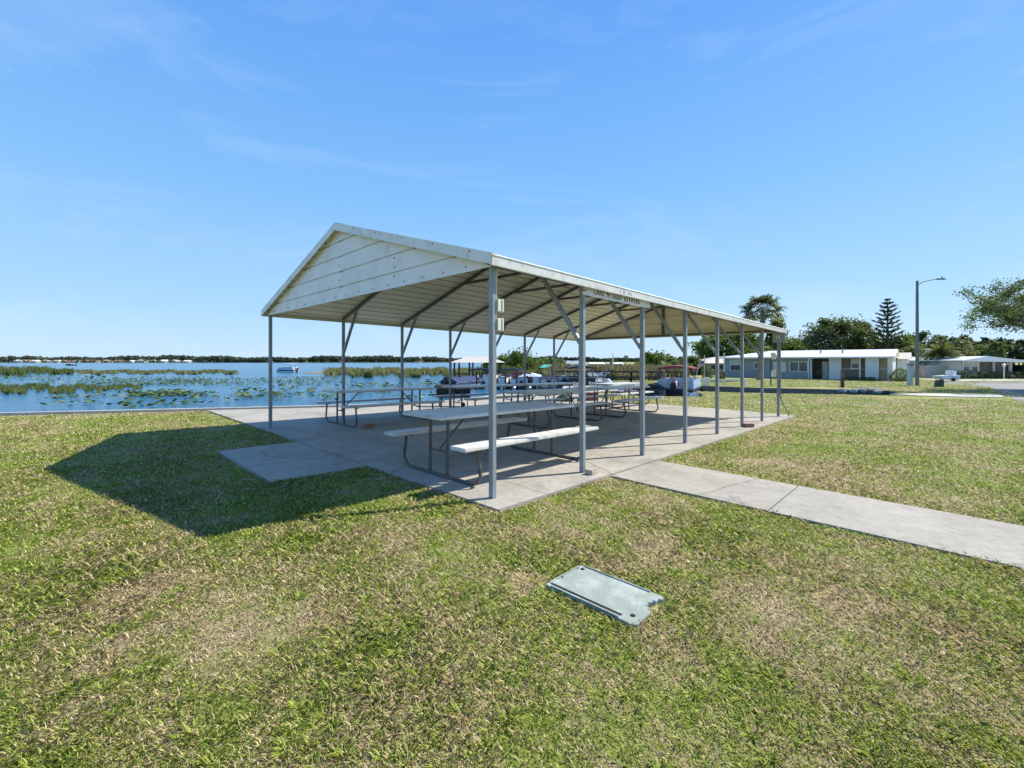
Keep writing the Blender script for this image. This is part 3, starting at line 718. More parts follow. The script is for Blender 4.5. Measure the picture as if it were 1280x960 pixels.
def runabout(px, Y, lab, rz, hull='white', cover=None, L=5.6, Wd=2.1, screen=True, z=WATER, group=BG, tower=False, sc=1., stripe='navy'):
    X = (px-640)/FX*Y; t = empty('motorboat', (X, Y, z), rz); t.scale = (sc,)*3; tag(t, lab, 'boat', group)
    st = [(-.5, .92, 1.), (-.2, 1., 1.), (.1, .98, 1.02), (.3, .8, 1.08), (.42, .45, 1.14), (.5, .03, 1.2)]
    vs_ = []; 
    for q, w_, h in st:
        hw_ = Wd/2*w_; vs_ += [(q*L, -hw_, .62*h), (q*L, -hw_*.86, .1), (q*L, 0, -.12+(.35 if q > .4 else 0)), (q*L, hw_*.86, .1), (q*L, hw_, .62*h), (q*L, hw_*.82, .60*h), (q*L, hw_*.7, .36), (q*L, -hw_*.7, .36), (q*L, -hw_*.82, .60*h)]
    k = 9; fs = [tuple(range(k)), tuple((len(st)-1)*k+i for i in range(k))[::-1]]
    for i in range(len(st)-1):
        for j in range(k): fs.append((i*k+j, i*k+(j+1) % k, (i+1)*k+(j+1) % k, (i+1)*k+j))
    m_ = MB(); m_.add(vs_, fs); m_.build('hull', hull, t, 0, True)
    m_ = MB()
    for s_ in (-1, 1): m_.add([(q*L, s_*(Wd/2*w_+.008), zz) for q, w_, h in st[:-1] for zz in (.50*h, .60*h)], [(2*i, 2*i+1, 2*i+3, 2*i+2) for i in range(len(st)-2)])
    m_.build('stripe', stripe, t)
    if cover:
        m_ = MB(); cv = []
        for q, w_, h in st: cv += [(q*L, -Wd/2*w_*1.02, .6*h), (q*L, -Wd/2*w_*.5, .6*h+.28*w_), (q*L, 0, .6*h+.45*w_*(1 if q < .2 else .8)), (q*L, Wd/2*w_*.5, .6*h+.28*w_), (q*L, Wd/2*w_*1.02, .6*h)]
        fs = [(0, 1, 2, 3, 4)]+[(i*5+j, i*5+j+1, i*5+j+6, i*5+j+5) for i in range(len(st)-1) for j in range(4)]
        m_.add(cv, fs); m_.build('boat_cover', cover, t, smooth=True)
    else:
        m_ = MB(); m_.box((.02*L, 0, .75), (.5, Wd*.8, .3)); m_.build('console', hull, t, .04)
        for q in (-.12, -.32):
            for s_ in (-1, 1): m_ = MB(); m_.box((q*L, s_*.45, .55), (.45, .45, .35)); m_.box((q*L-.22, s_*.45, .8), (.1, .45, .4)); m_.build('seat', 'seat_vinyl', t, .03)
        if screen:
            m_ = MB()
            for s_ in (-1, 1): m_.add([(.05*L, s_*.9*Wd/2, .9), (.12*L, s_*.05, .9), (.06*L, s_*.05, 1.28), (0*L, s_*.85*Wd/2, 1.22)], [(0, 1, 2, 3)])
            m_.build('windscreen', 'glass_pale', t)
    if tower:
        m_ = MB()
        for s_ in (-1, 1): m_.tube([(-.5, s_*.9, .62), (-.2, s_*.85, 1.6), (.2, s_*.8, 1.75)], .03, 6)
        m_.tube([(-.2, -.85, 1.6), (-.2, .85, 1.6)], .03, 6); m_.tube([(.2, -.8, 1.75), (.2, .8, 1.75)], .03, 6); m_.build('tower', 'alu', t)
    m_ = MB(); m_.box((-L/2-.2, 0, .85), (.4, .3, .42)); m_.box((-L/2-.18, 0, .35), (.16, .1, .75)); m_.build('outboard_motor', 'black', t, .05)
    return t
pontoon_boat(850, 29.6, 'pontoon boat with red canopy and light blue side panels beside the grass', R(60), 'bluepanel', 'red', 'seat_vinyl', Wd=2.4, L=5.2, sc=.92)
runabout(583, 36, 'small covered motorboat nearest the boathouse, with white and navy cover', R(60), 'white', 'navy', L=4.8)
pontoon_boat(607, 39, 'white pontoon boat under the boathouse roof edge, with no canopy', R(80), 'white', 'navy', 'black', top=False, sc=.85)
pontoon_boat(638, 39.5, 'pontoon boat with dark red seats and white panels, left of the blue panelled one', R(95), 'maroon', 'navy', 'maroon', top=False, sc=.85)
pontoon_boat(664, 38, 'pontoon boat with blue side panels and pale cover among the moored boats', R(85), 'bluepanel', 'navy', cover='palecover', top=False, sc=.85)
runabout(699, 37, 'motorboat under a navy blue cover among the moored boats', R(100), 'white', 'navy')
pontoon_boat(722, 34, 'black panelled pontoon boat with black canopy behind the second near post', R(92), 'black', 'blackmatte', 'black', L=5.6, Wd=2.2, sc=.9)
runabout(755, 30, 'long low white motorboat lying broadside with a tower', R(8), 'white', L=6.6, tower=True, group=BG, sc=.85)
runabout(740, 38, 'white motorboat with windscreen behind the broadside white boat', R(70), 'white', L=5.2)
runabout(796, 25.6, 'low black jon boat moored near the grass edge', R(12), 'black', L=4.6, Wd=1.7, screen=False, sc=.8, stripe='black')
runabout(822, 29.5, 'dark navy covered boat just left of the red canopied boat', R(60), 'navy', 'blackmatte', L=4.6, stripe='navy', sc=.8)
pontoon_boat(359.5, 92, 'blue and white pontoon boat with canopy out on the open lake', R(176), 'bluepanel', 'bluepanel', 'white', L=5.0, group=None, sc=.82)
runabout(88, 228, 'tiny dark motorboat speeding across the far left of the lake', R(180), 'black', L=5.0, group=None, screen=False, stripe='black')

pontoon_boat(623, 37.5, 'black and white pontoon boat squeezed just right of the first near post', R(84), 'white', 'blackmatte', 'black', top=False, sc=.75)
pontoon_boat(651, 37, 'maroon seated pontoon boat touching the blue panelled one', R(90), 'white', 'maroon', 'maroon', top=False, sc=.72)
runabout(686, 34, 'dark motorboat low in the water left of the navy covered one', R(85), 'navy', None, L=4.8, stripe='white', sc=.85)
runabout(711, 38, 'white and navy motorboat between the navy covered boat and the black canopied one', R(96), 'white', None, L=5.0, stripe='navy', sc=.85)
for k, (px, Y) in enumerate(((575, 35), (596, 35), (616, 35.5), (632, 35.5), (646, 35), (659, 35.5), (678, 35), (693, 35.5), (707, 35), (718, 35.5), (733, 35))):
    m_ = MB(); m_.tube([(0, 0, -.6), (0, 0, 1.25+.2*math.sin(k*2.1))], .075, 8)
    o = m_.build('mooring_pile', 'wood_dark', None, loc=((px-640)/FX*Y, Y, WATER)); tag(o, 'dark wooden mooring pile standing between the moored boats', 'mooring pile', 'mooring piles between the boats')
# ------------------------------------------------------------------ boathouse, boardwalk
xb = (598-640)/FX*45
BH = empty('boathouse', (xb, 45, WATER)); tag(BH, 'open boathouse with pale hipped roof on dark wooden posts over the water', 'boathouse')
for i in range(4):
    for yy in (-1.9, 1.9):
        m_ = MB(); m_.span((-2.2+i*1.47-.08, yy-.08, -.6), (-2.2+i*1.47+.08, yy+.08, 2.15)); m_.build('post', 'wood_dark', BH)
m_ = MB(); m_.add([(-2.7, -2.4, 2.12), (2.7, -2.4, 2.12), (2.7, 2.4, 2.12), (-2.7, 2.4, 2.12), (-1.1, 0, 2.72), (1.1, 0, 2.72)], [(0, 1, 5, 4), (1, 2, 5), (2, 3, 4, 5), (3, 0, 4), (0, 3, 2, 1)]); m_.build('roof', 'roof_beige', BH)
m_ = MB()
for z in (.55, .95): m_.span((-2.2, -1.99, z), (-1.0, -1.93, z+.14))
m_.span((-2.7, -2.2, .22), (-2.0, 2.2, .34)); m_.build('dock_rail', 'wood_dark', BH)
def railing(name, lab, pts, zbase, h, mname, nrail=2, step=1.8, deck=True):
    t = empty(name, (pts[0][0], pts[0][1], 0)); tag(t, lab, 'boardwalk' if deck else 'fence'); o0 = Vector((pts[0][0], pts[0][1], 0))
    for a, c in zip(pts[:-1], pts[1:]):
        a, c = Vector((*a, 0)), Vector((*c, 0)); L = (c-a).length; k = max(1, round(L/step))
        for i in range(k+1):
            p = a+(c-a)*i/k-o0; m_ = MB(); m_.span((p.x-.06, p.y-.06, zbase-.9), (p.x+.06, p.y+.06, zbase+h+.04)); m_.build('post', mname, t)
        for r_ in range(nrail):
            z = zbase+h*(1-r_*.45); m_ = MB(); q = Vector((0, .08 if False else -.085, 0))
            m_.bar(a-o0+q+Vector((0, 0, z)), c-o0+q+Vector((0, 0, z)), .05, .13); m_.build('rail', mname, t)
        if deck:
            m_ = MB(); m_.bar(a-o0+Vector((0, .75, zbase-.05)), c-o0+Vector((0, .75, zbase-.05)), 1.3, .08); m_.build('deck', mname, t)
    return t
railing('boardwalk', 'dark wooden boardwalk with two rail railing behind the moored boats', [(3.4, 36.5), (9.5, 35.2), (13.6, 34.2)], -.45, .95, 'wood_dark')
for k, px in enumerate((881.5, 885.5)):
    X, Y = (px-640)/FX*32.2, 32.2; m_ = MB(); m_.span((-.09, -.09, -.1), (.09, .09, .62))
    o = m_.build('post', 'beige', None, .01, loc=(X, Y, lz(X, Y))); tag(o, ('left' if k == 0 else 'right')+' one of two short cream posts at the end of the boardwalk', 'post', 'short posts at the end of the boardwalk')
railing('rail_fence', 'low cream rail between the short posts and the tan house', [(14.6, 33.6), (17.6, 33.3)], -.48, .42, 'beige', 1, 1.5, False)

# ------------------------------------------------------------------ houses
def window(par, x0, x1, z0, z1, y, pane='glass', bars=0, fr=.06, half=None):
    f = MB()
    for a in ((x0, x1, z0, z0+fr), (x0, x1, z1-fr, z1), (x0, x0+fr, z0+fr, z1-fr), (x1-fr, x1, z0+fr, z1-fr)): f.span((a[0], y-.05, a[2]), (a[1], y+.02, a[3]))
    for i in range(bars):
        q = x0+(x1-x0)*(i+1)/(bars+1); f.span((q-fr*.5, y-.045, z0+fr), (q+fr*.5, y+.02, z1-fr))
    fo = f.build('window', 'white', par)
    g = MB(); g.span((x0+fr, y-.02, z0+fr), (x1-fr, y-.012, z1-fr)); g.build('pane', pane, fo)
    if half:
        g = MB(); g.span((x0+fr, y-.028, (z0+z1)/2), (x1-fr, y-.0225, z1-fr)); g.build('blind', half, fo)
    return fo
HO = (24.64, 51.27)
def hx(px):
    k = (px-640)/FX; return (k*HO[1]-HO[0])/(AX[1]+k*AX[0])
zg = lz(30, 46)
H1 = empty('house', (HO[0], HO[1], zg), TH-PI/2); tag(H1, 'long low blue grey house with white metal roof and screened porch', 'house')
def Z(py, px=1000): return H-(py-YH)/FX*(HO[1]-AX[0]*hx(px))-zg
ze = Z(447.6)
m_ = MB(); m_.span((hx(905), 0, -.2), (hx(1013.5), 7, ze)); m_.build('wall', 'bluewall', H1)
m_ = MB(); m_.span((hx(1013.7), 1.6, -.2), (hx(1111), 7, ze)); w2 = m_.build('wall', 'porch_dark', H1); w2['label'] = 'dark shaded back wall of the porches'
m_ = MB(); m_.span((hx(1036), 0, -.2), (hx(1051.5), 1.597, ze)); w3 = m_.build('wall', 'palebluewall', H1); w3['label'] = 'pale blue wall panel between the entry and the screened porch'
m_ = MB(); m_.span((hx(1082), -.3, -.2), (hx(1099), 1.597, ze)); w3 = m_.build('wall', 'palebluewall', H1); w3['label'] = 'pale blue wall panel near the right end'
m_ = MB(); m_.span((hx(1052), .5, -.2), (hx(1081.5), .53, ze)); m_.build('screen', 'screen', H1)
m_ = MB(); m_.span((hx(1099.3), .1, -.2), (hx(1110), .13, ze)); m_.build('screen', 'screen_tan', H1)
m_ = MB(); m_.span((hx(1052), .40, Z(461.6, 1066)), (hx(1081.8), .47, Z(461, 1066))); m_.span((hx(1099.4), .02, Z(461.8, 1105)), (hx(1110), .08, Z(461, 1105))); m_.build('porch_rail', 'white', H1)
for px in (1013.9, 1074.8, 1110.6):
    m_ = MB(); m_.span((hx(px)-.05, -.08 if px < 1100 else -.3, 0), (hx(px)+.06, .06, ze)); m_.build('porch_post', 'white', H1)
m_ = MB(); m_.span((hx(1110.9), -.2, -.2), (hx(1116), 7, ze)); w3 = m_.build('wall', 'white', H1); w3['label'] = 'white right end wall'
for a in ((912.5, 926, 449.5, 463.5, 'glass', 0, 'glass_pale'), (942.5, 948.8, 453, 460.8, 'glass', 0, None), (967, 982, 452.5, 464.5, 'blind', 0, None), (987, 1010, 451.8, 464.5, 'glass', 1, None)):
    window(H1, hx(a[0]), hx(a[1]), Z(a[3], a[0]), Z(a[2], a[0]), -.001, a[4], a[5], half=a[6])
window(H1, hx(1063), hx(1073.5), Z(461, 1068), Z(449, 1068), .50, 'glass', 0, half='blind')
m_ = MB(); m_.span((hx(1024), 1.53, 0), (hx(1031.3), 1.59, Z(452))); dr = m_.build('door', 'white', H1)
m_ = MB(); m_.ball((hx(1030), 1.50, Z(462)), .05, 8, 5); m_.build('handle', 'alu', dr)
rx0, rx1 = hx(901.5), hx(1119)
m_ = MB(); rh = 3.02
m_.add([(rx0, -.6, ze), (rx1, -.6, ze), (rx1, 8.2, ze), (rx0, 8.2, ze), (rx0+4.2, 3.8, rh), (rx1, 3.8, rh), (rx0, -.6, ze+.12), (rx1, -.6, ze+.12), (rx1, 8.2, ze+.12), (rx0, 8.2, ze+.12)],
       [(0, 3, 2, 1), (6, 7, 5, 4), (7, 8, 5), (8, 9, 4, 5), (9, 6, 4), (0, 1, 7, 6), (1, 2, 8, 7), (2, 3, 9, 8), (3, 0, 6, 9)])
rf = m_.build('roof', 'white_metal', H1)
m_ = MB(); m_.span((rx0, -.68, ze-.03), (rx1, -.604, ze+.10)); m_.build('gutter', 'trim', rf)
m_ = MB(); m_.span((hx(1013)-.1, -.6, .1), (hx(1013)-.02, -.52, ze-.04)); m_.build('downspout', 'trim', rf)
m_ = MB(); m_.prism([(-.3, ze+.14), (8.0, ze+.14), (3.8, rh-.1)], rx1+.004, rx1+.02, ax='x'); m_.build('gable_infill', 'tanwall', H1)
for px in (1022, 1050): m_ = MB(); m_.tube([(hx(px), 1.6, ze+.2), (hx(px), 1.6, ze+.95)], .07, 8); m_.build('vent_pipe', 'lamp_grey', rf)
m_ = MB(); m_.span((hx(905)-.03, -.03, 0), (hx(905)+.1, -.003, ze)); m_.span((hx(905)+.1, -.02, .62), (hx(1013), -.003, .68)); m_.span((hx(931), -.04, 0), (hx(932), -.003, ze)); m_.build('wall_trim', 'bluewall', H1)
H1b = MB(); H1b.span((hx(1117), 4.5, -.2), (hx(1117)+.75, 8, ze-.1)); H1b.build('rear_extension', 'white', H1)
m_ = MB(); m_.prism([(4.2, ze-.1), (8.3, ze-.1), (6.2, ze+.55)], hx(1117), hx(1117)+1.0, ax='x'); m_.build('rear_roof', 'roof_beige', H1)
# patio chair in entry
ch = empty('patio_chair', (HO[0]+.717*hx(1021)+.35, HO[1]-.697*hx(1021)+.36, zg), TH-PI/2); tag(ch, 'black patio chair in the shaded entry of the blue grey house', 'chair')
m_ = MB(); m_.box((0, 0, .42), (.5, .5, .05)); m_.build('seat', 'black', ch, .01)
m_ = MB(); m_.box((0, .24, .72), (.5, .05, .55)); m_.build('backrest', 'black', ch, .01)
for sx in (-.22, .22):
    for sy in (-.22, .22): m_ = MB(); m_.tube([(sx, sy, 0), (sx, sy, .4)], .02, 6); m_.build('leg', 'black', ch)
# tan house at the left
H3 = empty('house', ((887-640)/FX*58, 58, lz(25, 58))); tag(H3, 'small tan bungalow with low grey roof left of the blue grey house', 'house')
m_ = MB(); m_.span((-.6, 0, -.2), (6, 7, 1.6)); m_.build('wall', 'tanwall', H3)
m_ = MB(); m_.add([(-1.4, -.7, 1.55), (6.6, -.7, 1.55), (6.6, 7.6, 1.55), (-1.4, 7.6, 1.55), (2.4, 3.4, 2.45), (6.6, 3.4, 2.45)], [(0, 3, 2, 1), (0, 1, 5, 4), (1, 2, 5), (2, 3, 4, 5), (3, 0, 4)]); m_.build('roof', 'roof_beige', H3)
for a in ((0, 1.0), (1.2, 2.2)): window(H3, a[0], a[1], .7, 1.35, -.001)
# white house on the right
HY2 = 47.0
def gx(px): return (px-640)/FX*HY2
zg2 = lz(50, HY2)
def Z2(py): return H-(py-YH)/FX*HY2-zg2
H2 = empty('house', (0, HY2, zg2)); tag(H2, 'white low gabled house with double window and dark screened porch', 'house')
m_ = MB(); m_.span((gx(1202), 0, -.2), (gx(1224), 9, Z2(451.5))); m_.build('wall', 'white', H2)
m_ = MB(); m_.span((gx(1224.1), 2.0, -.2), (gx(1264), 9, Z2(452))); a_ = m_.build('wall', 'porch_dark', H2); a_['label'] = 'dark inner wall behind the porch'
m_ = MB(); m_.span((gx(1224.2), .25, -.2), (gx(1262), .28, Z2(452.8))); m_.build('screen', 'screen', H2)
m_ = MB(); m_.span((gx(1264.2), 3.5, -.2), (gx(1300), 9, Z2(453.5))); a_ = m_.build('wall', 'tanwall', H2); a_['label'] = 'tan wall at the back of the carport'
m_ = MB(); m_.prism([(gx(1193), Z2(451.2)), (gx(1193), Z2(450.2)), (gx(1224), Z2(445.3)), (gx(1262), Z2(449.5)), (gx(1300), Z2(451.5)), (gx(1300), Z2(453.3))], -.9, 10, ax='y'); m_.build('roof', 'white_metal', H2)
m_ = MB(); m_.prism([(gx(1202), Z2(452.6)), (gx(1202), Z2(450.8)), (gx(1224), Z2(447)), (gx(1262), Z2(451)), (gx(1262), Z2(452.6))], -.05, .1, ax='y'); m_.build('gable_wall', 'white', H2)
for a in ((1202.5, 1211.3), (1212.7, 1222)): window(H2, gx(a[0]), gx(a[1]), Z2(464.5), Z2(453), -.052, 'glass', 0, .09, half='glass_pale')
for a in (1223.2, 1242.5, 1263.5): m_ = MB(); m_.span((gx(a)-(.12 if a > 1260 else .06), -.02, 0), (gx(a)+(.14 if a > 1260 else .06), .15, Z2(452.6))); m_.build('porch_post', 'white', H2)
m_ = MB(); m_.span((gx(1180), 1.5, -.2), (gx(1201.8), 6, Z2(457))); a_ = m_.build('annex', 'roof_beige', H2)
def bush(name, lab, X, Y, r, mname, seed, nl=1500, size=.09, cat='shrub', group=None, zb=None):
    rng = np.random.default_rng(seed); t = empty(name, (X, Y, lz(X, Y) if zb is None else zb)); tag(t, lab, cat, group)
    d = rng.normal(size=(nl, 3)); d /= np.linalg.norm(d, axis=1)[:, None]; rad = rng.uniform(.55, 1.05, nl)**.6
    lump = 1+.22*np.sin(d[:, 0]*5+seed)*np.cos(d[:, 1]*4+d[:, 2]*5)
    c = d*rad[:, None]*lump[:, None]*np.array(r); c[:, 2] = np.abs(c[:, 2]+r[2]*.55)
    v, f = quads(rng, c, size*rng.uniform(.6, 1.4, nl)); tn = np.repeat(rng.uniform(0, 1, nl), 4)
    raw_mesh('foliage', v, f, mname, tn, parent=t)
    m_ = MB()
    for k in range(4):
        a = k*1.6+seed; m_.tube([(0, 0, 0), (r[0]*.4*math.cos(a), r[1]*.4*math.sin(a), r[2]*.8)], [.05, .02], 5)
    m_.build('stems', 'bark', t); return t
for k, (px, lab, rr_) in enumerate(((1205, 'dark shrub under the left window of the white house', (1.6, .8, .55)), (1230, 'dark shrub hedge at the left of the white house porch', (2.0, .7, .5)), (1252, 'dark shrub hedge by the white porch post', (2.0, .7, .5)), (1187, 'dark shrub by the tan annex of the white house', (1.6, .9, .6)), (1273, 'dark shrub in front of the carport', (1.3, .8, .6)))):
    bush('shrub', lab, gx(px), HY2-.9, rr_, 'leaf_dark', 50+k, 1400, .11, group='shrubs along the white house')
bush('shrub', 'round bright green shrub at the right end of the blue grey house', wpos(1126, 40), 40, (.85, .8, .75), 'leaf_bright', 70, 2600, .09)
for k, px in enumerate((1060, 1068, 1078, 1087, 1093)):
    bush('low_plant', ['small dark plant at the left corner of the screened porch', 'small dark plant below the porch window', 'small dark plant by the porch post', 'small dark plant at the left foot of the pale blue panel', 'small dark plant at the right foot of the pale blue panel'][k], HO[0]+.717*hx(px)-.35, HO[1]-.697*hx(px)-.36, (.42, .3, .22), 'leaf_dark', 80+k, 350, .07, 'plant', 'small plants along the blue grey house')
# lamp post by the white house
x, y = (1255-640)/FX*44.4, 44.4; PL = empty('yard_lamp', (x, y, lz(x, y))); tag(PL, 'slim white yard lamp post in front of the white house', 'yard lamp')
m_ = MB(); m_.tube([(0, 0, 0), (0, 0, 1.25)], .04, 8); m_.build('pole', 'white', PL)
m_ = MB(); m_.tube([(0, 0, 1.25), (0, 0, 1.5)], [.09, .14], 8); m_.tube([(0, 0, 1.5), (0, 0, 1.62)], [.17, .02], 8); m_.build('lamp_head', 'white', PL)
# parked car in the carport
CX, CY = gx(1279), HY2+1.0; CR = empty('parked_car', (CX, CY, lz(CX, CY))); tag(CR, 'dark car half hidden in the carport of the white house', 'car')
m_ = MB(); m_.prism([(-.9, .3), (-.9, .85), (-.7, .95), (-.55, 1.42), (.55, 1.42), (.7, .95), (.9, .85), (.9, .3)], -2.1, 2.1, ax='y'); m_.build('body', 'black', CR, .06)
for sx in (-.8, .8):
    for sy in (-1.35, 1.35): m_ = MB(); m_.tube([(sx-.1, sy, .32), (sx+.1, sy, .32)], .32, 16); m_.build('wheel', 'tire', CR)
m_ = MB(); m_.add([(-.62, -2.11, 1.0), (.62, -2.11, 1.0), (.5, -2.11, 1.36), (-.5, -2.11, 1.36)], [(0, 1, 2, 3)]); m_.build('windscreen', 'glass', CR)

# ------------------------------------------------------------------ poles, flags, boxes
def at(px, py): 
    x, y = G(px, py); return x, y, lz(x, y)
x, y, z = at(1146.5, 482.2)
LPz = (482.2-351)/FX*y
LP = empty('street_lamp', (x, y, z)); tag(LP, 'tall wooden street light pole with curved arm beside the blue grey house', 'street lamp')
m_ = MB(); m_.tube([(0, 0, 0), (0, 0, LPz*.5), (0, 0, LPz)], [.12, .10, .08], 12); m_.build('pole', 'wood_pole', LP, smooth=True)
m_ = MB(); m_.tube([(.1, 0, LPz-.28), (.35, 0, LPz-.1), (.9, 0, LPz+.03), (1.5, 0, LPz+.14)], .03, 8); m_.build('arm', 'lamp_grey', LP, smooth=True)
m_ = MB(); m_.box((1.75, 0, LPz+.13), (.6, .22, .10)); m_.tube([(1.85, 0, LPz+.18), (1.85, 0, LPz+.33)], .05, 8); m_.build('lamp_head', 'lamp_grey', LP, .02)
def flag(x, y, z0, w_, h_, lab, lean=0., rz=0.):
    t = empty('flag', (x, y, z0), rz); tag(t, lab, 'flag')
    nx, nz = 12, 13; m_ = MB(); vs_ = []; fs = []; mi = []
    for j in range(nz+1):
        for i in range(nx+1):
            q = i/nx; r_ = j/nz; vs_.append((q*w_*.8+r_*lean*-.0, .05*math.sin(q*7+r_*2), -r_*h_-q*lean))
    for j in range(nz):
        for i in range(nx):
            fs.append((j*(nx+1)+i, j*(nx+1)+i+1, (j+1)*(nx+1)+i+1, (j+1)*(nx+1)+i)); mi.append(2 if (i < 5 and j < 7) else (0 if j % 2 == 0 else 1))
    m_.v = vs_; m_.f = fs; m_.m = mi; m_.build('cloth', ['flag_red', 'flag_white', 'flag_blue'], t, smooth=True)
    m_ = MB(); m_.tube([(-.02, 0, .1), (-.02, 0, -h_-.1)], .015, 6); m_.build('staff', 'white', t); return t
x, y, z = at(1137.5, 481.5)
BPz = (481.5-457)/FX*y
BP = empty('utility_pedestal', (x, y, z)); tag(BP, 'tall narrow pale blue post beside the street light pole, flag above it', 'post')
m_ = MB(); m_.span((-.13, -.13, 0), (.13, .13, BPz)); m_.build('body', 'blue_post', BP, .02)
m_ = MB(); m_.span((-.17, -.17, BPz), (.17, .17, BPz+.16)); m_.build('cap', 'lamp_grey', BP, .04)
fz = z+(481.5-452)/FX*y
flag(x+.10, y-.3, fz, .95, .62, 'striped flag hanging beside the street light pole', .55)
x, y = (880.5-640)/FX*44, 44; zf_ = H+(YH-446)/FX*44
FP = empty('flagpole', (x, y, lz(x, y))); tag(FP, 'slim flagpole near the tan bungalow', 'flagpole'); m_ = MB(); m_.tube([(0, 0, 0), (0, 0, zf_-lz(x, y))], .04, 8); m_.build('pole', 'alu', FP); m_ = MB(); m_.ball((0, 0, zf_-lz(x, y)+.05), .06, 8, 5); m_.build('finial', 'alu', FP)
flag(x-.06, y, zf_-.35, .8, .5, 'small striped flag on the slim pole near the tan bungalow', .4, PI)
def post(name, lab, px, ptop, pbot, w_, m0, m1=None, split=.5, cat='post'):
    x, y, z = at(px, pbot); h_ = (pbot-ptop)/FX*y; t = empty(name, (x, y, z)); tag(t, lab, cat)
    m_ = MB(); m_.span((-w_/2, -w_/2, 0), (w_/2, w_/2, h_*split)); m_.build('base', m0, t, .01)
    m_ = MB(); m_.span((-w_/2*.9, -w_/2*.9, h_*split), (w_/2*.9, w_/2*.9, h_)); m_.build('upper', m1 or m0, t, .01); return x, y, z, h_
post('mooring_post', 'tall thin pale post with dark foot in front of the tan bungalow', 905.3, 441, 475, .09, 'wood_dark', 'white', .3, 'mooring post')
post('garden_post', 'thin black post on the canal bank, seen between the last near posts', 963.6, 448, 483, .07, 'black', 'blackmatte', .8)
post('mooring_post', 'short stout weathered wooden post at the canal end before the blue grey house', 1053, 462.5, 484.5, .17, 'wood_dark', 'wood', .6, 'mooring post')
x, y, z = at(1173.5, 483.6); TBX = empty('transformer_box', (x, y, z)); tag(TBX, 'dark green utility box on the grass right of the street light pole', 'utility box')
m_ = MB(); m_.prism([(-.20, 0), (.20, 0), (.24, .47), (-.10, .50)], -.18, .18, ax='y'); m_.build('cabinet', 'greenbox', TBX, .02)
m_ = MB(); m_.span((-.14, -.2, .08), (.15, -.185, .4)); m_.build('door', 'greenbox', TBX, .004)
x, y, z = at(1183, 476.4); WB = empty('covered_boat', (x, y, z)); tag(WB, 'pale covered dinghy on a low trailer behind the dark green utility box', 'boat')
m_ = MB(); m_.prism([(-.9, .5), (-.75, .15), (.7, .1), (.85, .55)], -.5, .5, ax='y'); m_.build('hull', 'palecover', WB, .03)
m_ = MB(); m_.span((.15, -.3, .556), (.5, .3, .98)); m_.build('console', 'white', WB, .04)
m_ = MB(); m_.tube([(.8, 0, .5), (.85, 0, .95)], .04, 6); m_.build('stanchion', 'white', WB)
for s_ in (-.55, .55): m_ = MB(); m_.tube([(.1, s_-.06, .16), (.1, s_+.06, .16)], .16, 12); m_.build('wheel', 'tire', WB)
x, y = (766-640)/FX*62, 62; UP = MB(); UP.tube([(0, 0, -.3), (0, 0, 2.9)], .07, 8)
tag(UP.build('mast', 'white', None, loc=(x, y, -.4)), 'thin white mast standing in the brown marsh behind the boats', 'mast')
# riprap at the canal end
for k in range(9):
    px = 1049+k*6.2+random.uniform(-1, 1); x, y, z = at(px, random.uniform(487.5, 490.5)); m_ = MB(); m_.ball((0, 0, .05), (random.uniform(.12, .26), .16, random.uniform(.07, .13)), 8, 5, jit=.2)
    tag(m_.build('rock', 'brick_grey', None, loc=(x, y, z)), 'grey rock in the line of rubble at the end of the canal', 'rock', 'rubble rocks at the canal end')
# teal canopy, grey roofed hut in the marsh
x, y = (684-640)/FX*52, 52; TC = empty('canopy_shelter', (x, y, WATER)); tag(TC, 'small shelter with bright teal canopy behind the moored boats', 'canopy')
m_ = MB(); m_.add([(-.9, -1, 1.5), (.9, -1, 1.5), (.9, 1, 1.5), (-.9, 1, 1.5), (-.4, 0, 1.85), (.4, 0, 1.85)], [(0, 1, 5, 4), (1, 2, 5), (2, 3, 4, 5), (3, 0, 4), (0, 3, 2, 1)]); m_.build('canopy', 'teal', TC)
for sx in (-.8, .8):
    for sy in (-.9, .9): m_ = MB(); m_.tube([(sx, sy, 0), (sx, sy, 1.5)], .04, 6); m_.build('pole', 'alu', TC)
x, y = (717-640)/FX*120, 120; HH = empty('house', (x, y, -.4)); tag(HH, 'distant house with grey blue roof behind the marsh, left of centre right posts', 'house')
m_ = MB(); m_.span((-3, 0, 0), (3, 5, .9)); m_.build('wall', 'white', HH); m_ = MB(); m_.prism([(-.5, .9), (5.5, .9), (2.5, 1.9)], -3.5, 3.5, ax='x'); m_.build('roof', 'roof_grey', HH)
for k, (px, lab) in enumerate(((747, 'distant white roofed building behind the brown marsh, left of the mast'), (770, 'distant white roofed building behind the brown marsh, right of the mast'))):
    x, y = (px-640)/FX*170, 170; t = empty('house', (x, y, -.4)); tag(t, lab, 'house', 'distant pale buildings behind the marsh')
    m_ = MB(); m_.span((-2.6, 0, 0), (2.6, 6, .7)); m_.build('wall', 'tanwall', t); m_ = MB(); m_.prism([(-.5, .7), (6.5, .7), (3, 1.3)], -3, 3, ax='x'); m_.build('roof', 'white', t)

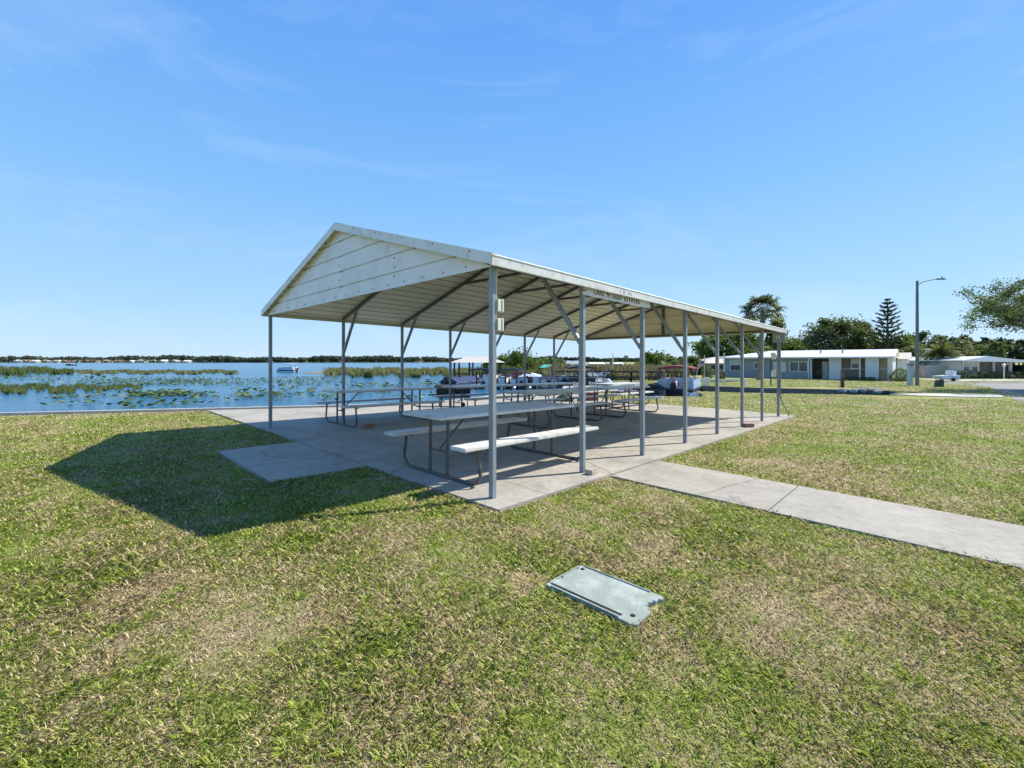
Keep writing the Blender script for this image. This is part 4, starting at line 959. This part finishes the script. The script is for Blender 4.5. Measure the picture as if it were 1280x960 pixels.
# ------------------------------------------------------------------ trees
def tree(name, lab, X, Y, zb, trunk_h, cz, r, mname, seed, nc=40, nl=160, leaf=.22, cl=.3, cat='tree', group=None, limbs=9, tr=.22, flat=.2, lean=(0, 0), hollow=.45):
    rng = np.random.default_rng(seed); t = empty(name, (X, Y, zb)); tag(t, lab, cat, group)
    d = rng.normal(size=(nc, 3)); d /= np.linalg.norm(d, axis=1)[:, None]
    rad = rng.uniform(hollow, 1, nc)**.6; lump = 1+.2*np.sin(d[:, 0]*4+seed)*np.cos(d[:, 2]*5+seed*2)
    cc = d*(rad*lump)[:, None]*np.array(r); cc[:, 0] += lean[0]; cc[:, 1] += lean[1]; cc[:, 2] = np.maximum(cc[:, 2], -r[2]*.75)+cz
    per = rng.integers(int(nl*.5), int(nl*1.5), nc)
    idx = np.repeat(np.arange(nc), per); csz = np.array(r).mean()*cl*rng.uniform(.6, 1.35, nc)
    c = cc[idx]+rng.normal(size=(len(idx), 3))*csz[idx][:, None]*np.array([.6, .6, .42])
    v, f = quads(rng, c, leaf*rng.uniform(.6, 1.4, len(c)), flat=flat)
    tn = np.repeat(np.clip(rng.uniform(0, 1, len(c))*.6+rng.uniform(0, .4, nc)[idx], 0, 1), 4)
    raw_mesh('crown', v, f, mname, tn, parent=t)
    m_ = MB(); top = Vector((lean[0]*.5, lean[1]*.5, trunk_h))
    m_.tube([(0, 0, -.2), (lean[0]*.1, lean[1]*.1, trunk_h*.5), top], [tr, tr*.8, tr*.65], 9)
    for k in range(limbs):
        e = Vector(cc[k*(nc//limbs)]); mid = (top+e)/2+Vector((0, 0, -.1*r[2])); m_.tube([top*.98, mid, e], [tr*.45, tr*.28, tr*.08], 6, cap=False)
    m_.build('trunk', 'bark', t, smooth=True); return t
def tz(py, Y): return H-(py-YH)/FX*Y
def tree_px(name, lab, px, Y, ptop, pbot, rx, mname, seed, **k):
    zt, zl = tz(ptop, Y), tz(pbot, Y); X = wpos(px, Y); zb = lz(X, Y); rz_ = (zt-zl)/2*.88
    return tree(name, lab, X, Y, zb, max(.8, (zl-zb)+rz_*.5), (zt+zl)/2-zb, (rx/FX*Y*.86, rx/FX*Y*.8, rz_), mname, seed, **k)
tree_px('broadleaf_tree', 'large bright green tree behind the left half of the blue grey house', 915, 66, 414, 462, 46, 'leaf_bright', 1, nc=70, nl=210, leaf=.42, tr=.35)
tree_px('broadleaf_tree', 'green tree just right of the palm, behind the blue grey roof', 978, 70, 421, 458, 26, 'leaf_bright', 2, nc=40, nl=180, leaf=.42)
tree_px('broadleaf_tree', 'tall slim dark tree directly behind the palm head', 970, 60, 393, 442, 10, 'leaf_oak', 3, nc=34, nl=150, leaf=.34)
tree_px('oak_tree', 'wide dark oak behind the middle of the white roof', 1047, 72, 397, 460, 50, 'leaf_dark', 4, nc=90, nl=230, leaf=.42, cl=.24, tr=.4)
tree_px('oak_tree', 'lower dark tree between the palm and the wide oak', 1003, 85, 424, 460, 22, 'leaf_dark', 5, nc=34, nl=160, leaf=.5)
tree_px('broadleaf_tree', 'yellow green tree behind the conifer, at the right end of the roof', 1118, 64, 415, 465, 26, 'leaf_bright', 6, nc=44, nl=180, leaf=.38)
tree_px('broadleaf_tree', 'dark rounded tree just right of the street light pole', 1155, 80, 412, 456, 24, 'leaf_dark', 7, nc=44, nl=180, leaf=.45)
tree_px('broadleaf_tree', 'olive brown bushy tree behind the street light pole', 1136, 58, 432, 472, 20, 'leaf_olive', 8, nc=36, nl=170, leaf=.32)
tree_px('broadleaf_tree', 'olive tree between the drooping palm and the white house', 1193, 72, 425, 462, 22, 'leaf_olive', 9, nc=36, nl=170, leaf=.4)
# overhanging oak, trunk outside the frame on the right
Yo = 27.0; Xo = wpos(1364, Yo)
tree('oak_tree', 'big spreading oak with open branches reaching in from the right edge', Xo, Yo, lz(Xo, Yo), 2.9, 5.15, (6.1, 4.4, 1.75), 'leaf_grey', 11, nc=300, nl=170, leaf=.13, cl=.105, limbs=60, tr=.2, lean=(-.9, 0), hollow=.12)
# trees across the basin
GT = 'trees across the boat basin'
for k, (px, Y, t0, b0, rx, mn, lab) in enumerate(((645, 56, 438, 475, 24, 'leaf_bright', 'bright green tree behind the boathouse, the tallest across the basin'), (688, 60, 446, 474, 26, 'leaf_bright', 'low bright green tree sloping down right of the tallest one across the basin'), (616, 58, 446, 474, 14, 'leaf_bright', 'small green tree right behind the boathouse roof'),
      (825, 58, 440, 474, 24, 'leaf_bright', 'bright green tree across the basin, left of the spiky palmettos'), (806, 66, 449, 474, 14, 'leaf_bright', 'low green shrubby tree left end of the right hand thicket'), (862, 60, 443, 474, 16, 'leaf_oak', 'dark tree in the thicket above the red canopy'), (885, 75, 428, 470, 18, 'leaf_oak', 'dark tree behind the small flag and tan bungalow'), (700, 62, 452, 476, 20, 'leaf_olive', 'low olive thicket behind the teal canopy'))):
    tree_px('broadleaf_tree', lab, px, Y, t0, b0, rx, mn, 20+k, nc=40, nl=170, leaf=.32, group=GT)
# pines on the right
GP = 'pines along the right horizon'
for k in range(26):
    px = 1178+k*5.1+random.uniform(-2, 2); Y = random.uniform(105, 150); t0 = random.uniform(420, 432)+(7 if 10 > k > 6 else 0)
    if 22 > k > 13: t0 += 2
    X = wpos(px, Y); zb = lz(X, Y); zt = tz(t0, Y)-zb
    tree('pine_tree', 'tall slim pine in the dense row of pines along the right horizon', X, Y, zb, zt*.93, zt*.66, (2.5, 2.5, zt*.36), ['leaf_grey', 'leaf_oak', 'leaf_pine'][k % 3], 100+k, nc=26, nl=90, leaf=.7, cl=.22, group=GP, limbs=5, tr=.2)
# Norfolk pine
Yc = 62.0; Xc = wpos(1109.5, Yc); zb = lz(Xc, Yc); hc = tz(373.5, Yc)-zb
NP = empty('norfolk_pine', (Xc, Yc, zb)); tag(NP, 'tall symmetrical conifer with tiered branches behind the right end of the roof', 'conifer')
m_ = MB(); m_.tube([(0, 0, 0), (0, 0, hc*.5), (0, 0, hc*.98)], [.24, .15, .04], 9); m_.build('trunk', 'bark', NP, smooth=True)
rng = np.random.default_rng(5); cs = []; brm = MB()
for k in range(14):
    f = k/13; z_ = hc*(.28+.70*f); ln = (1.95*(1-f)**.55+.28)*rng.uniform(.85, 1.05); nb = 7
    for j in range(nb):
        a = 2*PI*(j+rng.uniform(-.15, .15))/nb+k*.6; lj = ln*rng.uniform(.8, 1.1)
        pts = [(lj*q*math.cos(a), lj*q*math.sin(a), z_+.12*lj*q+.30*lj*q*q) for q in (0, .35, .7, 1)]
        brm.tube(pts, [.035, .025, .02, .01], 4, cap=False)
        for q in np.linspace(.25, 1, int(34*lj/1.5)+10):
            for _ in range(3): cs.append((lj*q*math.cos(a)+rng.normal()*.07, lj*q*math.sin(a)+rng.normal()*.07, z_+.12*lj*q+.30*lj*q*q+rng.normal()*.035+.03))
brm.build('branches', 'bark', NP); cs = np.array(cs)
v, f = quads(rng, cs, .17*rng.uniform(.7, 1.3, len(cs)), flat=.3); raw_mesh('crown', v, f, 'leaf_pine', np.repeat(rng.uniform(0, 1, len(cs)), 4), parent=NP)
# palms
def fan_palm(name, lab, X, Y, zb, h, R_, seed, nf=46, lean=.2, mname='leaf_palm', tr=.2, cat='palm', droop=1., group=None, nseg=18, wseg=.06, feather=False, emin=-.68):
    rng = np.random.default_rng(seed); t = empty(name, (X, Y, zb)); tag(t, lab, cat, group)
    m_ = MB(); m_.tube([(-lean, 0, -.1), (-lean*.5, 0, h*.4), (0, 0, h*.8), (0, 0, h)], [tr*1.15, tr*.9, tr, tr*.9], 10)
    for k in range(26):
        a = k*2.4; z_ = h*.78+h*.2*k/26; m_.bar((tr*.7*math.cos(a), tr*.7*math.sin(a), z_), (tr*1.9*math.cos(a), tr*1.9*math.sin(a), z_+.22), .07, .03)
    m_.build('trunk', 'bark_palm', t, smooth=False)
    V = []; F = []; T = []
    def q4(a, b_, c, d, tn):
        k = len(V); V.extend([a, b_, c, d]); F.append((k, k+1, k+2, k+3)); T.extend([tn]*4)
    for k in range(nf):
        az = rng.uniform(0, 2*PI); el = math.asin(min(.98, max(-.75, rng.uniform(emin, .97)))); tn = rng.uniform(0, .8) if el > -.2 else rng.uniform(.5, 1)
        d = np.array([math.cos(az)*math.cos(el), math.sin(az)*math.cos(el), math.sin(el)])
        if not feather:
            L1 = R_*.58*rng.uniform(.8, 1.1); b0 = np.array([0, 0, h]); b1 = b0+d*L1; b1[2] -= .08*R_*droop
            side = np.cross(d, [0, 0, 1.]); side /= np.linalg.norm(side)+1e-6; up = np.cross(side, d)
            q4(b0-side*.02, b0+side*.02, b1+side*.02, b1-side*.02, .3)
            for s in range(nseg):
                an = (s/(nseg-1)-.5)*R(230); ln = R_*.42*rng.uniform(.85, 1.1)*(1-.25*abs(an)/2); dd = d*math.cos(an)+side*math.sin(an); dd = dd+up*.12*math.cos(s*1.7)
                m1 = b1+dd*ln*.6; m1[2] -= .10*ln*droop; e1 = b1+dd*ln*.95; e1[2] -= .42*ln*droop
                pp = np.cross(dd, up); pp /= np.linalg.norm(pp)+1e-6
                q4(b1-pp*wseg*.3, b1+pp*wseg*.3, m1+pp*wseg, m1-pp*wseg, tn); q4(m1-pp*wseg, m1+pp*wseg, e1+pp*.005, e1-pp*.005, tn)
        else:
            Lr = R_*rng.uniform(.8, 1.15); prev = np.array([0, 0, h])
            side = np.cross(d, [0, 0, 1.]); side /= np.linalg.norm(side)+1e-6
            for s in range(1, 13):
                q = s/12; p = np.array([0, 0, h])+d*Lr*q; p[2] -= droop*.55*Lr*q*q
                q4(prev-side*.015, prev+side*.015, p+side*.015, p-side*.015, .3)
                for sg in (-1, 1):
                    tip = p+side*sg*.33*Lr*(1-q*.6)*.8+d*.12*Lr; tip[2] -= .18*Lr; q4(p, prev, tip, tip+np.array([0, 0, .02]), tn)
                prev = p
    raw_mesh('fronds', np.array(V), np.array(F), mname, np.array(T), parent=t); return t
Yp = 43.0; Xp = wpos(953.5, Yp); zb = lz(Xp, Yp)
fan_palm('cabbage_palm', 'tall single cabbage palm in front of the blue grey house, above the roof end', Xp, Yp, zb, tz(388, Yp)-zb, 2.5, 3, nf=46, lean=.45, tr=.2, nseg=15, wseg=.07, emin=-.34)
Yq = 50.0; Xq = wpos(1173.5, Yq); zb = lz(Xq, Yq)
fan_palm('date_palm', 'shaggy palm with drooping yellow fronds right of the street light pole', Xq, Yq, zb, tz(440, Yq)-zb, 2.0, 4, nf=56, lean=0, tr=.22, feather=True, mname='leaf_brown', droop=.75)
bush('shrub', 'tall olive shrub between the street light pole and the shaggy palm', wpos(1161, 52), 52, (1.2, 1.0, 1.5), 'leaf_olive', 95, 2600, .14)
for k, px in enumerate((836, 848, 858)):
    X = wpos(px, 50); fan_palm('palmetto', ['leftmost', 'middle', 'rightmost'][k]+' of three spiky dark green palmettos above the red canopy', X, 50, lz(X, 50), .8, 1.5, 60+k, nf=34, lean=0, tr=.12, mname='leaf_oak', droop=.1, group='palmettos above the red canopy', nseg=12)
for k, (px, pt, Y) in enumerate(((764.5, 452, 150), (782, 446.5, 190))):
    X = wpos(px, Y); fan_palm('distant_palm', ['wide headed small palm in the far distance by the mast', 'tiny tall palm in the far distance right of the mast'][k], X, Y, -.45, tz(pt, Y)+.45, [1.7, 1.5][k], 70+k, nf=26, lean=0, tr=.2, mname='leaf_dark', nseg=8, wseg=.15, group='small distant palms')
# shrubs behind basin towards right, hedge dark at left of tan house
bush('shrub', 'dark bush beside the flag and the tan bungalow', wpos(884, 47), 47, (.6, .6, 1.0), 'leaf_dark', 91, 1200, .12)
bush('shrub', 'dark rounded bush at the left wall of the blue grey house', wpos(901, 45), 45, (.5, .5, .55), 'leaf_dark', 92, 900, .1)

# ------------------------------------------------------------------ far shore
rng = np.random.default_rng(12)
def far_wood(name, x0, x1, Yf, hmin, hmax, nb, seed, mname='far_wood', leaf=2.2):
    rg = np.random.default_rng(seed); c = []
    for k in range(nb):
        X = rg.uniform(x0, x1); Y = Yf(X)+rg.uniform(0, 26)**1.0; h = rg.uniform(hmin, hmax)*(1+.16*math.sin(X*.021)+.10*math.sin(X*.083+1))*.8; r = rg.uniform(3, 6.5)
        m_ = int(60); d = rg.normal(size=(m_, 3)); d /= np.linalg.norm(d, axis=1)[:, None]
        p = d*np.array([r, r*.7, h*.32])*rg.uniform(.6, 1, m_)[:, None]+np.array([X, Y, WATER+.3+h*.66]); c.append(p)
        p2 = np.stack([X+rg.uniform(-r, r, 16), np.full(16, Y), WATER+.3+rg.uniform(0, h*.7, 16)], 1); c.append(p2)
    c = np.concatenate(c); v, f = quads(rg, c, leaf*rg.uniform(.6, 1.3, len(c)), aspect=.8)
    o = raw_mesh(name, v, f, mname, np.repeat(rg.uniform(0, 1, len(c)), 4)); tag(o, kind='stuff'); return o
o = far_wood('far_woods', -1250, -330, lambda X: 668+max(0, X+330)*0, 8, 13, 1100, 21); tag(o, 'dark line of woods on the far lake shore', 'woods')
o = far_wood('far_woods', -330, 60, lambda X: 668+(X+330)*.55, 8, 13, 640, 22); tag(o, 'dark line of woods on the far lake shore', 'woods')
o = far_wood('far_woods', 60, 900, lambda X: 900+(X-60)*.3, 9, 14, 620, 23, leaf=3.2); tag(o, 'dark line of woods on the far lake shore', 'woods')
fh = [(22, 9, 'white', 'far shore house, leftmost, with long white roof'), (31, 5, 'roof_rust', 'far shore house with rust roof beside the leftmost white one'), (41, 8, 'white', 'far shore house with white roof, third from the left'), (55, 7, 'roof_beige', 'small beige roofed house at the first gap of the far shore row'),
      (68, 9, 'white', 'far shore house with bright white roof and red roofed neighbour'), (80, 9, 'roof_rust', 'far shore house with wide rust roof above the speeding boat'), (94, 8, 'white', 'far shore house with white gable right above the speeding boat'), (106, 8, 'roof_rust', 'far shore house with rust roof in the middle of the row'), (116, 8, 'roof_rust', 'far shore house with rust roof, next right of the middle one'),
      (131, 9, 'roof_beige', 'far shore house with long beige roof'), (146, 11, 'roof_rust', 'far shore house with the longest rust roof'), (162, 8, 'white', 'far shore house with white gable right of the longest rust roof'), (176, 9, 'roof_beige', 'far shore house with beige roof, right half of the row'), (190, 8, 'white', 'far shore house with white roof near the right end of the row'), (203, 8, 'white', 'far shore house with pale double gable'), (217, 12, 'roof_beige', 'far shore house with long low beige roof near the right end'), (232, 7, 'white', 'far shore house, rightmost of the main row'), (289, 16, 'roof_beige', 'lone long pale building on the far shore right of the dark grove')]
for k, (px, w_, rm, lab) in enumerate(fh):
    Y = 655 if px < 250 else 700; X = wpos(px, Y); wd = w_/FX*Y; t = empty('lakeside_house', (X, Y, WATER+.3)); tag(t, lab, 'house', 'houses on the far lake shore')
    hh_ = 1.5+.9*random.random(); m_ = MB(); m_.span((-wd*.42, 0, 0), (wd*.42, 8, hh_)); m_.build('wall', 'tanwall' if k % 3 else 'white', t)
    m_ = MB()
    if k % 2: m_.prism([(-wd/2, hh_), (wd/2, hh_), (random.uniform(-.2, .2)*wd, hh_+1.5+random.random())], -.8, 8.8, ax='y')
    else: m_.prism([(-.8, hh_), (8.8, hh_), (4, hh_+1.5+random.random())], -wd/2, wd/2, ax='x')
    m_.build('roof', rm, t)

rg_ = np.random.default_rng(77); c_ = []
for k in range(70):
    px_ = rg_.uniform(-40, 260); X = wpos(px_, 650); r = rg_.uniform(1.6, 3.6); d = rg_.normal(size=(40, 3)); d /= np.linalg.norm(d, axis=1)[:, None]
    c_.append(d*np.array([r, r, r*.8])+np.array([X, rg_.uniform(646, 652), WATER+.6+r*.5]))
c_ = np.concatenate(c_); v, f = quads(rg_, c_, 1.4*rg_.uniform(.6, 1.3, len(c_)), aspect=.8)
o = raw_mesh('far_shrubs', v, f, 'far_wood', np.repeat(rg_.uniform(0, 1, len(c_)), 4)); tag(o, 'low shrubs between the houses on the far shore', 'shrubs', kind='stuff')
# ------------------------------------------------------------------ reeds and lily pads
def reeds(name, lab, regions, mname, seed, wid=.05):
    """regions: list of (px0,px1,py_near,py_far,height,count)"""
    rg = np.random.default_rng(seed); V = []; T = []
    for (x0, x1, yn, yf, h, cnt) in regions:
        px = rg.uniform(x0, x1, cnt); wob = .22*np.sin(px*.11+seed)+.18*np.sin(px*.31+2*seed)+.12*np.sin(px*.83)
        py = yf+(yn-yf)*np.clip(rg.uniform(0, 1, cnt)*(.62+wob)+.2+.5*wob, 0, 1.1)
        edge = np.minimum(1, np.minimum(px-x0, x1-px)/((x1-x0)*.06+1e-6)); keep = rg.uniform(0, 1, cnt) < edge*.9+.15
        px, py = px[keep], py[keep]; Y = FX*(H-WATER)/(py-YH); X = (px-640)/FX*Y; n_ = len(X)
        hh = h*rg.uniform(.55, 1.1, n_)*(.75+.25*np.sin(X*1.1)*np.sin(X*.37+Y*.2)); wd = wid*Y/40*rg.uniform(.6, 1.3, n_)
        an = rg.uniform(0, PI, n_); lx, ly = rg.normal(size=n_)*.18*hh, rg.normal(size=n_)*.18*hh
        b0 = np.stack([X, Y, np.full(n_, WATER-.02)], 1); dx = np.stack([np.cos(an)*wd/2, np.sin(an)*wd/2, np.zeros(n_)], 1)
        tp = b0+np.stack([lx, ly, hh], 1)
        V.append(np.stack([b0-dx, b0+dx, tp+dx*.4, tp-dx*.4], 1).reshape(-1, 3)); T.append(np.repeat(rg.uniform(0, 1, n_), 4))
    V = np.concatenate(V); T = np.concatenate(T); o = raw_mesh(name, V, np.arange(len(V)).reshape(-1, 4), mname, T); tag(o, lab, 'reeds', kind='stuff'); return o
reeds('reeds', 'tall green reeds standing in the lake at the far left', [(-260, 66, 469.5, 463.5, 1.5, 9000), (60, 92, 468, 463.8, 1.0, 1300), (-260, 128, 492, 482, .40, 15000), (116, 178, 488, 482.5, .3, 1300)], 'reed_green', 31, .06)
reeds('reeds', 'thin tan band of reeds across the middle of the lake', [(92, 298, 467.8, 464.2, .62, 9000)], 'reed_tan', 32, .08)
reeds('reeds', 'yellow green reed bed in the lake behind the shelter', [(405, 640, 471.5, 464.5, 1.25, 15000), (560, 700, 476, 468, 1.4, 5000)], 'reed_tan', 33, .08)
def land_reeds(name, lab, poly, h, cnt, mname, seed, wid=.07):
    rg = np.random.default_rng(seed); (xa, xb, ya, yb) = poly; X = rg.uniform(xa, xb, cnt); Y = rg.uniform(ya, yb, cnt)
    z = np.full(cnt, -.8); hh = (h+.4)*rg.uniform(.6, 1.1, cnt)*(.8+.2*np.sin(X*.9+Y*.3)); wd = wid*rg.uniform(.6, 1.4, cnt); an = rg.uniform(0, PI, cnt)
    b0 = np.stack([X, Y, z], 1); dx = np.stack([np.cos(an)*wd, np.sin(an)*wd, 0*an], 1); tp = b0+np.stack([rg.normal(size=cnt)*.25, rg.normal(size=cnt)*.25, hh], 1)
    V = np.stack([b0-dx, b0+dx, tp+dx*.5, tp-dx*.5], 1).reshape(-1, 3); o = raw_mesh(name, V, np.arange(4*cnt).reshape(-1, 4), mname, np.repeat(rg.uniform(0, 1, cnt), 4)); tag(o, lab, 'reeds', kind='stuff')
land_reeds('marsh_reeds', 'brown marsh reeds behind the boardwalk and boats', (3.5, 17, 42, 54), 1.35, 14000, 'reed_brown', 41, .06)
land_reeds('marsh_reeds', 'green marsh plants between the boats and the bright trees', (-4, 9, 50, 56), 1.3, 7000, 'reed_green', 42, .06)
m_ = MB(); cxm = wpos(403, 84); m_.ball((cxm, 84, WATER-.05), (3.6, 3, .35), 20, 6, jit=.05); tag(m_.build('mud_bank', 'mud'), kind='structure')
def lilies(name, lab, regions, seed):
    rg = np.random.default_rng(seed); V = []; T = []; F = []; k0 = 0
    for (x0, x1, yn, yf, ncl, per, spread, sz, lift) in regions:
        for c in range(ncl):
            py = rg.uniform(yf, yn); px = rg.uniform(x0, x1); Y = FX*(H-WATER)/(py-YH); X = (px-640)/FX*Y
            n_ = rg.integers(max(1, per//2), per*2)
            for j in range(n_):
                ax, ay = X+rg.normal()*spread*1.5, Y+rg.normal()*spread; s = sz*rg.uniform(.5, 1.2); a0 = rg.uniform(0, 6.28)
                z = WATER+.015+(rg.uniform(0, lift) if lift else 0); tx_, ty_ = rg.normal()*.28*(1 if lift else .1), rg.normal()*.28*(1 if lift else .1)
                for i in range(6):
                    a = a0+i*PI/3; dx, dy = s*math.cos(a), s*math.sin(a)*.9; V.append((ax+dx, ay+dy, z+dx*tx_+dy*ty_+.03*lift))
                F.append(tuple(range(k0, k0+6))); k0 += 6; T += [rg.uniform(0, 1)]*6
    o = raw_mesh(name, np.array(V), np.array(F), 'lily', np.array(T)); tag(o, lab, 'lily pads', kind='stuff'); return o
lilies('lily_pads', 'scattered lily pads floating on the near part of the lake',
       [(-150, 420, 484, 472, 60, 14, 1.4, .12, .15), (130, 420, 481, 472, 70, 18, 1.2, .12, .2), (-150, 120, 476, 468.5, 60, 5, .9, .2, .2), (160, 262, 495.5, 491.5, 42, 8, .26, .13, .25), (262, 420, 500, 489, 22, 8, .26, .13, .25), (60, 260, 509, 492, 60, 3, .25, .15, .2), (300, 560, 500, 482, 60, 4, .35, .16, .3), (420, 560, 487, 478, 26, 5, .4, .17, .3)], 51)
# wake of the speeding boat is just pale water: left as still water

# ------------------------------------------------------------------ lawn grass
def lawn(seed=3):
    rg = np.random.default_rng(seed)
    n_t = 205000
    # tuft centres, denser close to the camera
    yy = np.linspace(1.05, 44, 900); pdf = yy**(1-1.55); cdf = np.cumsum(pdf); cdf /= cdf[-1]
    Y = np.interp(rg.uniform(0, 1, n_t), cdf, yy); X = rg.uniform(-1, 1, n_t)*(1.26*Y+.8)
    u = (X-X0)*AX[0]+(Y-Y0)*AX[1]; v = (X-X0)*BX[0]+(Y-Y0)*BX[1]
    bad = (u > -.175) & (v > -.285) & (u < 11.1) & (v < 11.6)
    t_ = np.clip((-v-.316)/3.38, 0, 1); bad |= (u > 1.66-.16*t_+.02) & (u < 2.9-.18*t_-.02) & (v < -.27)
    bad |= (u > -1.33) & (u < -.15) & (v > 2.2) & (v < 4.55)
    bad |= (np.abs(u+.755) < .155) & (np.abs(v+1.76) < .27)
    # shoreline: seawall line on the lake side
    pts = np.array(SHORE[:8]); ysh = np.interp(X, pts[:, 0], pts[:, 1]); bad |= (X < 2.4) & (Y > ysh-.22)
    bad |= (X >= 2.4) & (X < 5.0) & (Y > 20)
    bad |= (X >= 2) & (X < 9.0) & (Y > 19.9)
    sh2 = np.array(SHORE[9:]); ys2 = np.interp(X, [5.9, 8.9, 10.4, 13.5, 17, 19.6], [20.2, 20.2, 24.5, 23.4, 22.9, 22.6]); bad |= (X > 5) & (Y > ys2-.15) & (X < 23.2) & (Y < 30.9)
    bad |= (Y > 18.9) & (Y < 23.2) & (X > 17.3) & ((FX*(H+.3)/Y+YH) < 496.9) & ((FX*(H+.3)/Y+YH) > 492.9)
    # path at back of patio
    bad |= (u >= 11.0) & (v > -.1) & (u < 11.8) & (v < 4.6)
    # patio strip beyond the slab towards the basin
    bad |= (X > -2) & (X < 3.9) & (Y > 14.5)
    bad |= (X > 18.6) & ((Y < 13.5) | (X > 18.8+(Y-13.5)*.83)) & (Y < 36)
    sand = ((X < -4.5) & (ysh-Y < .75+.5*np.sin(X*1.7)+.3*np.sin(X*4.1)) & (ysh-Y > -.1))
    for cu, cv, ra, rb in ((3.6, -.62, .45, .16), (3.9, -1.25, .5, .2), (5.6, -.85, .6, .22), (-.98, -1.35, .22, .14), (-2.6, .2, .3, .16), (-1.5, -3.2, .3, .12), (-2.3, -.8, .35, .15), (.2, -1.6, .3, .14)):
        sand |= ((u-cu)/ra)**2+((v-cv)/rb)**2+.5*np.sin(X*23)*np.sin(Y*19) < 1
    bad |= sand & (rg.uniform(0, 1, len(X)) < .45)
    X, Y, u, sand = X[~bad], Y[~bad], u[~bad], sand[~bad]; nt_ = len(X)
    nb = 9
    X = np.repeat(X, nb); Y = np.repeat(Y, nb); sand = np.repeat(sand, nb); n_ = len(X)
    sc = (Y/1.6)**.62
    X += rg.normal(size=n_)*.022*sc; Y += rg.normal(size=n_)*.022*sc
    # trim the scattered blades that fall on paving
    u = (X-X0)*AX[0]+(Y-Y0)*AX[1]; v = (X-X0)*BX[0]+(Y-Y0)*BX[1]
    bad = ((u > -.165) & (v > -.272) & (u < 11.1) & (v < 11.6)) | ((u > 1.66-.16*np.clip((-v-.316)/3.38, 0, 1)+.035) & (u < 2.9-.18*np.clip((-v-.316)/3.38, 0, 1)-.035) & (v < -.25)) | ((u > -1.35) & (u < -.17) & (v > 2.18) & (v < 4.55)) | ((np.abs(u+.755) < .18) & (np.abs(v+1.76) < .295))
    X, Y, u, sc, sand = X[~bad], Y[~bad], u[~bad], sc[~bad], sand[~bad]; n_ = len(X)
    z = GR*np.clip(u, -4, 32)-.032
    L = rg.uniform(.012, .034, n_)*(1+.35*np.sin(X*3.1)*np.sin(Y*2.7+X))*np.minimum(sc, 1.5); wd = .00115*(Y/1.5)**.95*rg.uniform(.7, 1.5, n_)
    az = rg.uniform(0, 2*PI, n_); tilt = rg.uniform(.45, 1.5, n_)
    d = np.stack([np.cos(az)*np.sin(tilt), np.sin(az)*np.sin(tilt), np.cos(tilt)], 1)
    side = np.stack([-np.sin(az), np.cos(az), np.zeros(n_)], 1)*wd[:, None]
    b0 = np.stack([X, Y, z], 1); m1 = b0+d*(L*.55)[:, None]; e1 = b0+d*L[:, None]+np.stack([np.cos(az), np.sin(az), -.6+0*az], 1)*(L*.22)[:, None]
    e1[:, 2] = np.maximum(e1[:, 2], z+.004); m1[:, 2] = np.maximum(m1[:, 2], z+.005)
    V = np.stack([b0-side, b0+side, m1+side*.9, e1, m1-side*.9], 1).reshape(-1, 3)
    base = np.arange(n_)*5
    F = np.stack([base, base+1, base+2, base+3, base+4], 1)
    ti0 = rg.uniform(0, 1, n_)
    ti0[sand] -= 1.1; ti = np.repeat(ti0, 5); t2 = np.repeat(rg.uniform(0, 1, n_), 5)
    # taller weed tufts
    wt = []; wti = []
    for k in range(520):
        y_ = 1.2+8*rg.uniform()**1.6; x_ = rg.uniform(-1, 1)*(1.2*y_+.4); uu, vv = uv(x_, y_)
        if (uu > -.3 and vv > -.45) or (1.4 < uu < 3.0 and vv < -.2) or (uu > -1.5 and vv > 2 and vv < 4.8) or (abs(uu+.755) < .26 and abs(vv+1.76) < .4): continue
        zz = lz(x_, y_); nb_ = rg.integers(14, 34); R0 = rg.uniform(.02, .06)
        for j in range(nb_):
            a = rg.uniform(0, 6.283); r0 = R0*rg.uniform(0, 1); Lb = rg.uniform(.028, .058); tl = rg.uniform(.4, 1.25); w_ = .0017*max(1, y_/2.5)
            dd = np.array([math.cos(a)*math.sin(tl), math.sin(a)*math.sin(tl), math.cos(tl)]); sd = np.array([-math.sin(a), math.cos(a), 0])*w_
            p = np.array([x_+r0*math.cos(a), y_+r0*math.sin(a), zz]); m1_ = p+dd*Lb*.55; e_ = p+dd*Lb; e_[2] -= Lb*.22; e_[2] = max(e_[2], zz+.004)
            wt += [p-sd, p+sd, m1_+sd, e_, m1_-sd]; wti += [rg.uniform(.3, .9)]*5
    V = np.concatenate([V, np.array(wt)]); nW = len(wt)//5; F = np.arange(len(V)).reshape(-1, 5)
    ti = np.concatenate([ti, np.full(nW*5, 1.6)]); t2 = np.concatenate([t2, np.array(wti)])
    o = raw_mesh('lawn_grass', V, F, 'blade', ti, t2); tag(o, 'patchy green and straw coloured lawn grass', 'grass', kind='stuff')
lawn()
